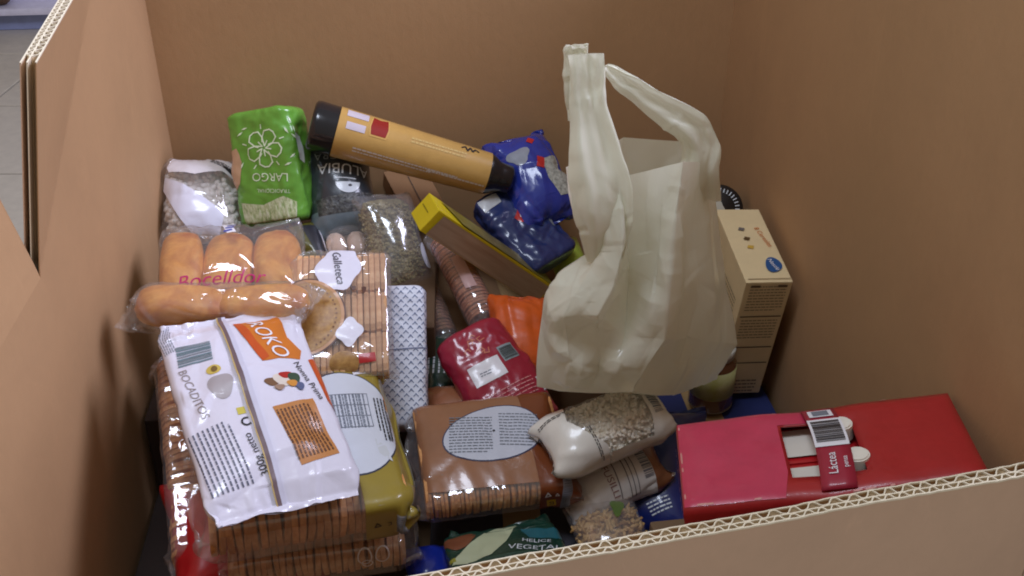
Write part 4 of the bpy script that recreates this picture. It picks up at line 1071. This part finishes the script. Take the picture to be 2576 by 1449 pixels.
decal('black_half', sf, [[(.002, -.035), (.018, -.035), (.018, .03), (-.006, .03)]], INK, o, .0008)
decal('white_edge', sf, [[(.018, -.035), (.023, -.035), (.023, .035), (.018, .035)]], WHT, o, .0010)
w, l, t = dims('browncart')
o = thing('brown_carton', 'small plain brown carton under the tan bottle', 'carton', pose('browncart'))
link('carton', rbox(w*1.3, l*1.2, t, .002, 2, jitter=.001), cardboard('carton_brown', (150, 112, 76)), o, smooth=False)
decal('flap_line', Flat((0, 0, t/2 + .001), (1, 0, 0), (0, 1, 0)), stroke([(0, -l*.58), (0, l*.58)], .0012), INK, o, .0004, 0)

# ---------------------------------------------------------------- yellow pasta box with window
w, l, t = dims('pastabox')
PB = thing('yellow_pasta_box', 'long yellow edged box with a greyish window sloping across the middle', 'pasta box', pose('pastabox'))
yell = printed((212, 190, 26), .4, .25, .05, bmp=.08)
link('carton', rbox(w, l, t, .0016, 2, jitter=.001), yell, PB, smooth=False)
ft = Flat((0, 0, t/2 + .001), (1, 0, 0), (0, 1, 0)); tpf = Flat((0, l/2 + .001, 0), (1, 0, 0), (0, 0, -1))
decal('window', ft, [[(-w/2 + .010, -l/2 + .001), (w/2 - .004, -l/2 + .001), (w/2 - .004, l/2 - .004), (-w/2 + .012, l/2 - .004)]], food('pasta_window', [(.3, (146, 120, 96)), (.6, (172, 150, 126)), (.8, (190, 170, 146))], 40, .3, .1, stretch=(.2, 2, 2)), PB, .0006, 0)
decal('top_print', tpf, [[(-w/2 + .02, t/2 - .008), (w/2, t/2 - .008), (w/2, -t/2), (-w/2 + .05, -t/2)]], food('top_print', [(.3, (92, 86, 40)), (.6, (140, 126, 50)), (.8, (120, 96, 60))], 22, .35, .05), PB, .0006, 0)
decal('fine_print', tpf, place(fine(.07, .004, 1, 5, .7), -.03, t/2 - .0045), INK, PB, .0010, 0)
decal('end_print', Flat((-w/2 - .001, 0, 0), (0, 0, 1), (0, 1, 0)), place(fine(.03, .006, 1, 4, .3), 0, .004), printed((130, 116, 20), .4, .2, .05, bmp=0), PB, .0006, 0)

# ---------------------------------------------------------------- rolls of round biscuits
def cookie_roll(name, label, a, b, r_, pitch, mat, seed, face):
    Rm, tc, Ln = axis_pose(a, b, face); o = thing(name, label, 'biscuits', (Rm, tc))
    me = bisc_mesh(r_, r_, pitch*.88, 26, 2.0); me.materials.append(mat); n = int(Ln/pitch); rg = random.Random(seed)
    for k in range(n):
        c = link('biscuit', me, None, o, smooth=False); c.location = (rg.uniform(-.0006, .0006), -Ln/2 + (k+.5)*pitch, rg.uniform(-.0006, .0006))
        c.rotation_euler = (rg.uniform(-.04, .04), rg.random()*6, rg.uniform(-.04, .04))
    sf = pouch(r_*2, Ln, r_*2, fin=.01, slack=.86, seed=seed, sdf=sd_capsules([((0, -Ln/2 + .004, 0), (0, Ln/2 - .004, 0), r_ + .0006)]), nu=48, nv=40, noise_amp=.001)
    link('wrapper', tube_mesh(sf.G), FILM, o); return o, sf
o, sf = cookie_roll('biscuit_roll', 'roll of round biscuits with pale pink wrapper strip under the yellow box', (.045, 1.460, .530), (.098, 1.330, .462), .0245, .0062, food('biscuit_red', [(.3, (150, 84, 56)), (.7, (196, 128, 92))], 90, .7, .4), 61, (.3, -.5, .8))
decal('pale_strip', sf, [[(-.004, -.03), (.012, -.028), (.014, .028), (-.002, .03)]], printed((196, 160, 156), .3, .4, .1), o, .0010)
cookie_roll('dark_biscuit_roll', 'dark brown biscuit roll in shadow left of the pink roll', (.005, 1.440, .470), (.036, 1.325, .432), .022, .0066, food('biscuit_dark', [(.3, (104, 62, 36)), (.7, (150, 98, 60))], 90, .7, .4), 62, (.3, -.5, .8))
Rp, tp_ = pose('pale'); 
o = thing('pale_rolls_bag', 'bag of pale pink rolls showing below the black bean bag', 'bread rolls', pose('pale'))
w, l, t = dims('pale'); pale_m = food('pale_roll', [(.3, (206, 172, 150)), (.7, (230, 204, 186))], 40, .5, .15)
def bun(rx, ry, rz, seed, p=2.4):
    V, F = ico(4); vs_ = []
    for v in V:
        n = mnoise.noise(Vector(v)*1.6 + Vector((seed, 0, 0)))
        k = (abs(v[0])**p + abs(v[1])**p + abs(v[2])**p)**(-1/p)*(1 + .05*n + .03*mnoise.noise(Vector(v)*4.5 + Vector((seed, 3, 0))))
        vs_.append((v[0]*k*rx, v[1]*k*ry, v[2]*k*rz*(1.0 if v[2] > 0 else .82)))
    return mesh(vs_, F)
for k in (-1, 1): link('roll', bun(.016, .022, .015, k + 3), pale_m, o).location = (k*.0165, 0, 0)
sf = pouch(w, l, t, seed=63, nu=48, nv=36); link('wrapper', tube_mesh(sf.G), FILM, o)

# ---------------------------------------------------------------- buns
def bread_mat():
    m, t, N, L, p = nt('brioche')
    f = tex_noise(t, 40, 6, .7, .3); g = tex_noise(t, 160, 4, .7)
    ge = N.new('ShaderNodeTexCoord'); sx = N.new('ShaderNodeSeparateXYZ'); L.new(ge.outputs['Generated'], sx.inputs[0])
    mx = N.new('ShaderNodeMix'); mx.data_type = 'RGBA'
    br = tex_noise(t, 16, 4, .6, .5); m2 = N.new('ShaderNodeMix'); m2.data_type = 'RGBA'
    L.new(ramp(t, br, [(.36, (0, 0, 0, 1)), (.64, (1, 1, 1, 1))]), m2.inputs[0])
    L.new(ramp(t, f, [(.3, srgb(222, 150, 58)), (.7, srgb(242, 184, 90))]), m2.inputs[6]); m2.inputs[7].default_value = srgb(178, 98, 34)
    L.new(m2.outputs[2], mx.inputs[7]); mx.inputs[6].default_value = srgb(242, 192, 104)
    L.new(ramp(t, sx.outputs[2], [(.05, (0, 0, 0, 1)), (.75, (1, 1, 1, 1))]), mx.inputs[0])
    L.new(mx.outputs[2], p.inputs['Base Color']); p.inputs['Roughness'].default_value = .42
    L.new(bump(t, g, .3, .002), p.inputs['Normal'])
    return m
bread = bread_mat()
w, l, t = dims('buntop')
BU = thing('brioche_bun_bag', 'clear bag of brioche buns side by side with pink lettering', 'bread buns', pose('buntop'))
caps = []
bx = [(-.070, .029, .0), (-.008, .034, -.003), (.060, .033, .002)]
for k, (x, rx, dz) in enumerate(bx):
    o = link('bun', bun(rx*1.04, l*.55, t*.60, k*3.3, 3.2), bread, BU); o.location = (x, 0, dz); o.rotation_euler = (0, 0, R((3, -5, 2)[k]))
    caps.append(((x, 0, dz), (rx*1.07, l*.565, t*.63), 3.0, R((3, -5, 2)[k])))
sf = pouch(w, l, t*1.05, fin=.022, slack=1.06, seed=71, sdf=sd_super(caps), noise_amp=.003, press=.00005, iters=90, fold=140, up=2, fold_r=.008, fold_h=.0022)
link('wrapper', tube_mesh(sf.G), FILM, BU)
pink = printed((196, 40, 110), .35, .3, .05, bmp=0)
write(sf, 'Bocelldor', -.012, -.048, .026, 2, pink, BU, .0014, shear=.3, sx=1.15)
decal('blue_white_tag', sf, [tf2(rect(.012, .030), -.002, .042, 20)], WHT, BU, .0016)
decal('blue_white_tag', sf, [tf2(rect(.012, .004), -.002 + .002*k, .032 + .008*k, 20) for k in range(3)], printed((70, 84, 170), .35, .3, .05, bmp=0), BU, .0020)
w, l, t = dims('bunroll')
BV = thing('brioche_roll_bag', 'clear twisted bag of two long brioche rolls above the white biscuit bag', 'bread rolls', pose('bunroll'))
caps = []
for k, (y, ry, rr) in enumerate(((-.046, .060, .0255), (.054, .058, .0235))):
    o = link('roll', bun(rr*1.05, ry*1.02, rr, 5 + k*2.2, 3.0), bread, BV); o.location = (0, y, 0); o.rotation_euler = (0, 0, R((-5, 4)[k]))
    caps.append(((0, y, 0), (rr*1.10, ry*1.06, rr*1.06), 2.8, R((-5, 4)[k])))
sf = pouch(w, l*.94, t, fin=.010, slack=1.0, seed=73, sdf=sd_super(caps), noise_amp=.003, press=.00005, iters=90, fold=140, up=2, fold_r=.008, fold_h=.0022)
link('wrapper', tube_mesh(sf.G), FILM, BV)

# ---------------------------------------------------------------- jars on the right
JA = thing('labelled_jar', 'small brown jar with yellow green label beside the cereal box', 'jar', pose('jar'))
def lathe(name, prof, mat, parent, n=40):
    vs_ = []; m_ = len(prof)
    for z, r_ in prof: vs_ += [(r_*math.cos(2*math.pi*i/n), r_*math.sin(2*math.pi*i/n), z) for i in range(n)]
    fs_ = [(j*n + i, j*n + (i+1) % n, (j+1)*n + (i+1) % n, (j+1)*n + i) for j in range(m_-1) for i in range(n)] + [tuple(range(n))[::-1], tuple((m_-1)*n + i for i in range(n))]
    return link(name, mesh(vs_, fs_), mat, parent)
r0, hj = dims('jar')[0]/2, dims('jar')[2]
lathe('glass', [(-hj/2, r0*.9), (-hj/2 + .004, r0), (hj/2 - .012, r0), (hj/2 - .004, r0*.85), (hj/2, r0*.8)], plain('jar_brown', (112, 70, 46), .15, 0, .6), JA)
lathe('label', [(-hj/2 + .026, r0 + .0006), (hj/2 - .016, r0 + .0006)], food('jar_label', [(.3, (186, 190, 96)), (.6, (206, 206, 150)), (.8, (150, 170, 70))], 30, .45, .05), JA)
lathe('lid', [(hj/2 + .001, r0*.9), (hj/2 + .014, r0*.9), (hj/2 + .015, r0*.85)], plain('lid_white', (206, 206, 196), .4), JA)
lathe('base_ring', [(-hj/2 - .001, r0*.92), (-hj/2 + .003, r0*1.01)], plain('jar_base', (150, 140, 124), .3), JA)
zc = np.array((-.10, -.80, .59)); zc /= np.linalg.norm(zc)
xc = np.cross((0, 0, 1), zc); xc = -xc/np.linalg.norm(xc); xc = np.cross(np.cross(zc, xc), zc); yc = np.cross(zc, xc)
BJ = thing('black_lid_jar', 'jar with round black lid ringed by white ticks behind the cereal box', 'jar', (np.stack([xc, yc, zc], 1).tolist(), (.494, 1.475, .560)))
rl = .040
lathe('lid', [(-.016, rl), (-.002, rl), (0, rl*.95)], plain('lid_black', (26, 24, 24), .35, 0, .3), BJ)
lathe('jar_body', [(-.11, rl*.9), (-.10, rl*1.02), (-.022, rl*1.02), (-.017, rl*.9)], plain('coffee_glass', (44, 28, 20), .15, 0, .6), BJ)
tpd = Flat((0, 0, .0), (1, 0, 0), (0, 1, 0))
decal('tick_marks', tpd, [tf2(rect(.0016, .007), .030*math.sin(a), .030*math.cos(a), -math.degrees(a)) for a in np.linspace(0, 2*math.pi, 34)[:-1]], lw, BJ, .0008, 0)
decal('emblem', tpd, [tf2(ell(.009, .011, 18, .2, 3), .0, .0)], printed((190, 186, 170), .4, .2, .05, bmp=0), BJ, .0008, 0)

# ---------------------------------------------------------------- hidden lower layer that carries the pile; darkest browns stand in for gap shade
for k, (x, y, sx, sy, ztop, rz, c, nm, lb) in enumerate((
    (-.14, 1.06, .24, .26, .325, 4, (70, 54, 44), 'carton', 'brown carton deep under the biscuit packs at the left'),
    (-.30, .94, .19, .54, .275, 0, (52, 40, 36), 'carton', 'added dark carton standing in for shadow between biscuit packs and left wall'),  # added to fill the gap, its colour painted dark as shadow
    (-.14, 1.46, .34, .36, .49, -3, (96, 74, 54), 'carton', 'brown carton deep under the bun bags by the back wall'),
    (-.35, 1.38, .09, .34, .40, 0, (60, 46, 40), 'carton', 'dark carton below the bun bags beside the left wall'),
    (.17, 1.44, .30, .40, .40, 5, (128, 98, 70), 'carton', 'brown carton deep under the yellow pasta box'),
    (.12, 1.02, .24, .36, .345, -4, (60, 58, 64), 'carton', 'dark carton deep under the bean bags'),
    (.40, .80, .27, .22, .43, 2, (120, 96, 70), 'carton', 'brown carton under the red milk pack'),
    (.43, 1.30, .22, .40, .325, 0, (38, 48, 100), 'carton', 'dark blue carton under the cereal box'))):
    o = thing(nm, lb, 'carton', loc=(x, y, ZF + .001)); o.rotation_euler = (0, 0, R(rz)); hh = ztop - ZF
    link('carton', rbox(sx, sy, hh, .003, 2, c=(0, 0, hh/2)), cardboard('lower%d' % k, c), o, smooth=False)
    decal('tape', Flat((0, 0, hh), (1, 0, 0), (0, 1, 0)), [tf2(rect(.05, sy*.98), 0, 0)], printed((168, 140, 100), .25, .4, .05, bmp=.1), o, .0008, 0)

# ================================================================ white plastic carrier bag
CB = thing('carrier_bag', 'white plastic carrier bag standing with its handles up in the middle', 'plastic bag', loc=(0, 0, 0))
def bag_mat():
    m, t, N, L, p = nt('carrier_film')
    p.inputs['Base Color'].default_value = srgb(245, 245, 229); p.inputs['Roughness'].default_value = .28
    p.inputs['Coat Weight'].default_value = .5; p.inputs['Coat Roughness'].default_value = .2
    f = tex_noise(t, 26, 5, .6, .6); b = bump(t, f, .10, .004); L.new(b, p.inputs['Normal'])
    tr = N.new('ShaderNodeBsdfTranslucent'); tr.inputs[0].default_value = srgb(246, 245, 230)
    mx = N.new('ShaderNodeMixShader'); mx.inputs[0].default_value = .36
    L.new(p.outputs[0], mx.inputs[1]); L.new(tr.outputs[0], mx.inputs[2]); L.new(mx.outputs[0], N['Material Output'].inputs[0])
    return m
BAGM = bag_mat()
LV = [
    [(0.1397, 1.0343, 0.5461), (0.1722, 1.0206, 0.5461), (0.2037, 1.0185, 0.5429), (0.2205, 1.0206, 0.5398), (0.252, 0.9975, 0.5566), (0.3192, 1.05, 0.5062), (0.4043, 1.134, 0.4673), (0.3476, 1.176, 0.4369), (0.2373, 1.1865, 0.4379), (0.1701, 1.113, 0.4915)],
    [(0.1386, 1.0343, 0.5766), (0.1743, 0.9975, 0.6028), (0.2111, 1.0132, 0.5807), (0.2289, 0.9922, 0.5954), (0.2656, 0.9922, 0.5965), (0.335, 1.05, 0.5524), (0.42, 1.134, 0.5114), (0.3591, 1.176, 0.4768), (0.2467, 1.1865, 0.4778), (0.1722, 1.113, 0.5282)],
    [(0.1407, 1.0343, 0.6143), (0.1712, 0.9975, 0.6217), (0.209, 0.9975, 0.6417), (0.2415, 1.0164, 0.627), (0.2835, 0.987, 0.6374), (0.3455, 1.05, 0.5902), (0.4263, 1.134, 0.5241), (0.3602, 1.176, 0.5157), (0.2488, 1.1865, 0.5167), (0.1754, 1.113, 0.565)],
    [(0.146, 1.0343, 0.6553), (0.1648, 0.9975, 0.671), (0.2016, 0.9818, 0.6784), (0.2467, 1.0343, 0.6469), (0.2825, 0.9849, 0.6794), (0.3402, 1.05, 0.6364), (0.4148, 1.134, 0.5723), (0.3602, 1.176, 0.5576), (0.2499, 1.1865, 0.5587), (0.1806, 1.113, 0.608)],
    [(0.1554, 1.0343, 0.6899), (0.1827, 1.0028, 0.7046), (0.2184, 0.987, 0.712), (0.2499, 1.05, 0.6752), (0.2825, 0.9891, 0.7151), (0.3371, 1.05, 0.6763), (0.4022, 1.134, 0.6207), (0.356, 1.176, 0.6028), (0.2551, 1.1865, 0.6038), (0.19, 1.113, 0.648)],
    [(0.1985, 1.0553, 0.7183), (0.209, 1.0132, 0.7424), (0.2278, 0.9922, 0.755), (0.2499, 1.0605, 0.7151), (0.2846, 0.9975, 0.7467), (0.3318, 1.05, 0.7162), (0.3906, 1.134, 0.6658), (0.3518, 1.176, 0.6469), (0.2709, 1.1865, 0.6459), (0.2195, 1.1235, 0.6805)],
    [(0.1858, 1.071, 0.754), (0.2058, 1.0237, 0.7782), (0.2278, 1.0028, 0.7876), (0.2488, 1.0657, 0.755), (0.2867, 1.0028, 0.7866), (0.3276, 1.05, 0.7613), (0.3801, 1.134, 0.7162), (0.3476, 1.176, 0.6973), (0.2678, 1.1865, 0.6962), (0.2163, 1.134, 0.7236)],
    [(0.1785, 1.0762, 0.7886), (0.1995, 1.0343, 0.8075), (0.2258, 1.0132, 0.8159), (0.2457, 1.0657, 0.7907), (0.2909, 1.0101, 0.817), (0.3245, 1.05, 0.797), (0.3738, 1.134, 0.754), (0.3444, 1.176, 0.7382), (0.2656, 1.1865, 0.7372), (0.2121, 1.134, 0.7603)],
    [(0.1764, 1.0815, 0.8191), (0.1953, 1.0448, 0.8348), (0.2205, 1.0237, 0.8411), (0.2426, 1.0657, 0.8117), (0.2951, 1.0185, 0.8475), (0.3224, 1.05, 0.8327), (0.3664, 1.134, 0.7949), (0.3318, 1.176, 0.8054), (0.2625, 1.176, 0.8138), (0.2121, 1.1445, 0.8034)]]
def cr_loop(P, n):
    P = np.array(P); m_ = len(P); out = []
    # chord-length catmull-rom blended with straight chords, so corners stay crisp
    seg = np.linalg.norm(np.roll(P, -1, 0) - P, axis=1); cum = np.concatenate([[0], np.cumsum(seg)])
    for k in range(n):
        s_ = cum[-1]*k/n; i = int(np.searchsorted(cum, s_, 'right') - 1); f = (s_ - cum[i])/seg[i]
        p0, p1, p2, p3 = P[(i-1) % m_], P[i], P[(i+1) % m_], P[(i+2) % m_]
        c = .5*((2*p1) + (-p0+p2)*f + (2*p0-5*p1+4*p2-p3)*f*f + (-p0+3*p1-3*p2+p3)*f**3)
        out.append(c*.55 + (p1*(1-f) + p2*f)*.45)
    return np.array(out)
NU = 112
# keep the control points at the same sample index on every level
def loop_fixed(P, per=None):
    P = np.array(P); m_ = len(P); cnt = per
    out = []
    for i in range(m_):
        p0, p1, p2, p3 = P[(i-1) % m_], P[i], P[(i+1) % m_], P[(i+2) % m_]
        for q in range(cnt[i]):
            f = q/cnt[i]
            c = .5*((2*p1) + (-p0+p2)*f + (2*p0-5*p1+4*p2-p3)*f*f + (-p0+3*p1-3*p2+p3)*f**3)
            out.append(p1*(1-f) + p2*f)
    return np.array(out)
CNT = [10, 10, 10, 14, 14, 16, 14, 14, 10, 10]          # sums to 122
LV = [np.array(l_) for l_ in LV]
rows = []
for a in range(len(LV) - 1):
    p0, p1, p2, p3 = LV[max(a-1, 0)], LV[a], LV[a+1], LV[min(a+2, len(LV)-1)]
    nsub = 8
    for q in range(nsub):
        f = q/nsub
        c = .5*((2*p1) + (-p0+p2)*f + (2*p0-5*p1+4*p2-p3)*f*f + (-p0+3*p1-3*p2+p3)*f**3)
        rows.append(loop_fixed(c*.25 + (p1*(1-f) + p2*f)*.75, CNT))
rows.append(loop_fixed(LV[-1], CNT))
X = np.array(rows)
# close the bottom: a few shrinking rows
cen = X[0].mean(0)
bot = [cen + (X[0] - cen)*k + np.array((0, 0, -.006*(1-k))) for k in (.05, .35, .65, .9)]
X = np.concatenate([np.array(bot), X], 0)
def lownoise(X, amp, scale, seed):
    return np.array([[[mnoise.noise(Vector(p)*scale + Vector((seed + 7*c, 0, 0)))*amp for c in range(3)] for p in r_] for r_ in X])
def lin2(G):
    A = np.stack([G, .5*(G + np.roll(G, -1, 1))], 2).reshape(G.shape[0], -1, 3)
    B = np.empty((A.shape[0]*2 - 1,) + A.shape[1:]); B[::2] = A; B[1::2] = .5*(A[1:] + A[:-1]); return B
XB = lin2(lin2(X))
FOLDS = [
    ((0.146, 1.0185, 0.6647), (0.209, 1.0185, 0.6889), 0.018, 0.01),
    ((0.2079, 1.008, 0.6616), (0.2405, 1.008, 0.6679), 0.012, -0.008),
    ((0.168, 0.9975, 0.6207), (0.2037, 0.9975, 0.6647), 0.02, -0.01),
    ((0.1397, 1.008, 0.6574), (0.1733, 1.008, 0.6112), 0.016, 0.008),
    ((0.1764, 0.9975, 0.6028), (0.23, 0.9975, 0.5902), 0.016, 0.009),
    ((0.1775, 1.008, 0.5555), (0.1953, 1.008, 0.5944), 0.018, 0.008),
    ((0.23, 0.9975, 0.5902), (0.2499, 0.9975, 0.6542), 0.018, 0.009),
    ((0.23, 0.9975, 0.5902), (0.2457, 0.9975, 0.5576), 0.014, -0.006),
    ((0.1585, 1.0395, 0.6868), (0.1974, 1.0395, 0.7257), 0.014, 0.006),
    ((0.2394, 1.008, 0.7571), (0.2636, 1.008, 0.6847), 0.02, -0.01),
    ((0.2572, 1.0028, 0.7561), (0.2783, 1.0028, 0.6332), 0.022, 0.008),
    ((0.2173, 1.008, 0.7015), (0.2384, 1.008, 0.7036), 0.01, -0.006),
    ((0.2079, 1.0132, 0.8044), (0.2237, 1.0132, 0.7183), 0.016, 0.008),
    ((0.1922, 1.029, 0.8233), (0.2069, 1.029, 0.7382), 0.016, -0.007),
    ((0.3034, 1.0395, 0.8128), (0.3255, 1.0395, 0.6973), 0.022, -0.008),
    ((0.3297, 1.0815, 0.7729), (0.3664, 1.0815, 0.5965), 0.024, 0.008),
    ((0.2678, 1.0237, 0.8464), (0.2478, 1.0237, 0.797), 0.018, 0.006),
    ((0.2971, 1.0395, 0.6637), (0.3591, 1.0395, 0.5492), 0.022, -0.008),
    ((0.2951, 1.008, 0.7834), (0.293, 1.008, 0.6647), 0.014, 0.007)]
def creases(G, folds):
    """tent-shaped folds along given lines, pushed along the surface normal"""
    du = np.roll(G, -1, 1) - np.roll(G, 1, 1); dv = np.gradient(G, axis=0)
    N = np.cross(du, dv); N /= np.linalg.norm(N, axis=-1)[..., None] + 1e-9
    D = np.zeros(G.shape[:2])
    for a, b, r0, h_ in folds:
        a, b = np.array(a), np.array(b); ab = b - a; L_ = np.linalg.norm(ab); d_ = ab/L_
        q = G - a; s_ = q@d_; dist = np.linalg.norm(q - s_[..., None]*d_, axis=-1)
        # measure across the fold only within the surface (ignore depth along the normal)
        w_ = np.clip(np.minimum(s_/(L_*.25) + .3, (L_ - s_)/(L_*.25) + .3), 0, 1)
        D += np.where(dist < .06, w_*np.clip(1 - np.maximum(0, dist - .002)/(r0*1.5), 0, 1)*h_*.95, 0)
    return G + N*D[..., None]
XB = creases(XB, FOLDS)
XB = tents(XB, 90, .009, .0015, 9, 5.0, .3)
XB = tents(XB, 26, .026, .0035, 8, 3.0, .4)
body = link('bag_body', tube_mesh(XB), BAGM, CB)
def strip(name, path, amp, seed, fold=1.0):
    """flattened tube along a path: (centre, across vector, half width, thickness)"""
    rg = np.random.RandomState(seed); nu = 36; rows = []
    C = [np.array(p[0]) for p in path]; A = [np.array(p[1])/np.linalg.norm(p[1]) for p in path]; Wd = [p[2] for p in path]; Th = [p[3] for p in path]
    n = len(path)
    for a in range(n - 1):
        for q in range(7):
            f = q/7; i0, i1, i2, i3 = max(a-1, 0), a, a+1, min(a+2, n-1)
            cr = lambda S_: .5*((2*S_[i1]) + (-S_[i0]+S_[i2])*f + (2*S_[i0]-5*S_[i1]+4*S_[i2]-S_[i3])*f*f + (-S_[i0]+3*S_[i1]-3*S_[i2]+S_[i3])*f**3)
            rows.append((cr(C), cr(A), cr(Wd), cr(Th)))
    rows.append((C[-1], A[-1], Wd[-1], Th[-1]))
    G = []
    for k, (c, a, w_, th_) in enumerate(rows):
        d = rows[min(k+1, len(rows)-1)][0] - rows[max(k-1, 0)][0]; d /= np.linalg.norm(d); a = a/np.linalg.norm(a); nrm = np.cross(a, d)
        ring = []
        for i in range(nu):
            t_ = 2*math.pi*i/nu; x_ = -math.cos(t_); y_ = math.sin(t_)
            pl = .75*abs(((x_*1.25 + .3 + k*.008) % 2) - 1) + .25*abs(((x_*2.7 + k*.02 + seed) % 2) - 1)
            ring.append(c + a*w_*x_ + nrm*(th_*y_*.35 + th_*pl))
        G.append(ring)
    G = np.array(G); G = G + lownoise(G, amp*2, 40, seed)
    return link(name, tube_mesh(tents(upsample(G), 40, .007, .0020, seed, 5, .8)), BAGM, CB)
ex = (1, -.1, 0)
def q_(p): return (p[0]*1.05, p[1]*1.05, 1.30 - (1.30 - p[2])*1.05)
LH = [((.203, .972, .755), ex, .018, .006), ((.201, .970, .785), ex, .026, .009), ((.199, .970, .815), ex, .031, .012), ((.195, .974, .848), ex, .0325, .013), ((.190, .982, .875), ex, .0280, .012), ((.187, .990, .901), ex, .0235, .010), ((.183, .996, .924), ex, .0195, .008), ((.181, 1.0, .946), ex, .0178, .007), ((.181, 1.0, .965), ex, .0174, .005), ((.180, 1.0, .978), ex, .0170, .003)]
strip('handle', [(q_(p), a, w_*1.05, t_*1.05) for p, a, w_, t_ in LH], .0010, 3)
LB_ = [((.178, 1.02, .90), ex, .012, .002), ((.176, 1.02, .93), ex, .0122, .002), ((.1745, 1.02, .955), ex, .0122, .002), ((.1735, 1.018, .975), ex, .0120, .002), ((.1735, 1.014, .9835), ex, .0115, .0015)]
strip('handle_fold', [(q_(p), a, w_*1.05, t_*1.05) for p, a, w_, t_ in LB_], .0006, 4)
RH = [((.318, 1.03, .800), (1, -.1, 0), .026, .014), ((.313, 1.02, .836), (1, -.1, .05), .022, .012), ((.312, 1.02, .866), (1, -.1, .2), .0195, .011), ((.299, 1.02, .889), (.75, -.1, .65), .0200, .010), ((.276, 1.02, .9045), (.5, -.1, .85), .0175, .009), ((.250, 1.02, .9225), (.5, -.1, .85), .0145, .008), ((.227, 1.02, .9395), (.5, -.1, .85), .0115, .006), ((.211, 1.02, .9510), (.5, -.1, .85), .0080, .004), ((.2035, 1.02, .9565), (.6, -.1, .8), .0045, .003)]
strip('handle', [(q_(p), a, w_*1.05, t_*1.05) for p, a, w_, t_ in RH], .0010, 6)
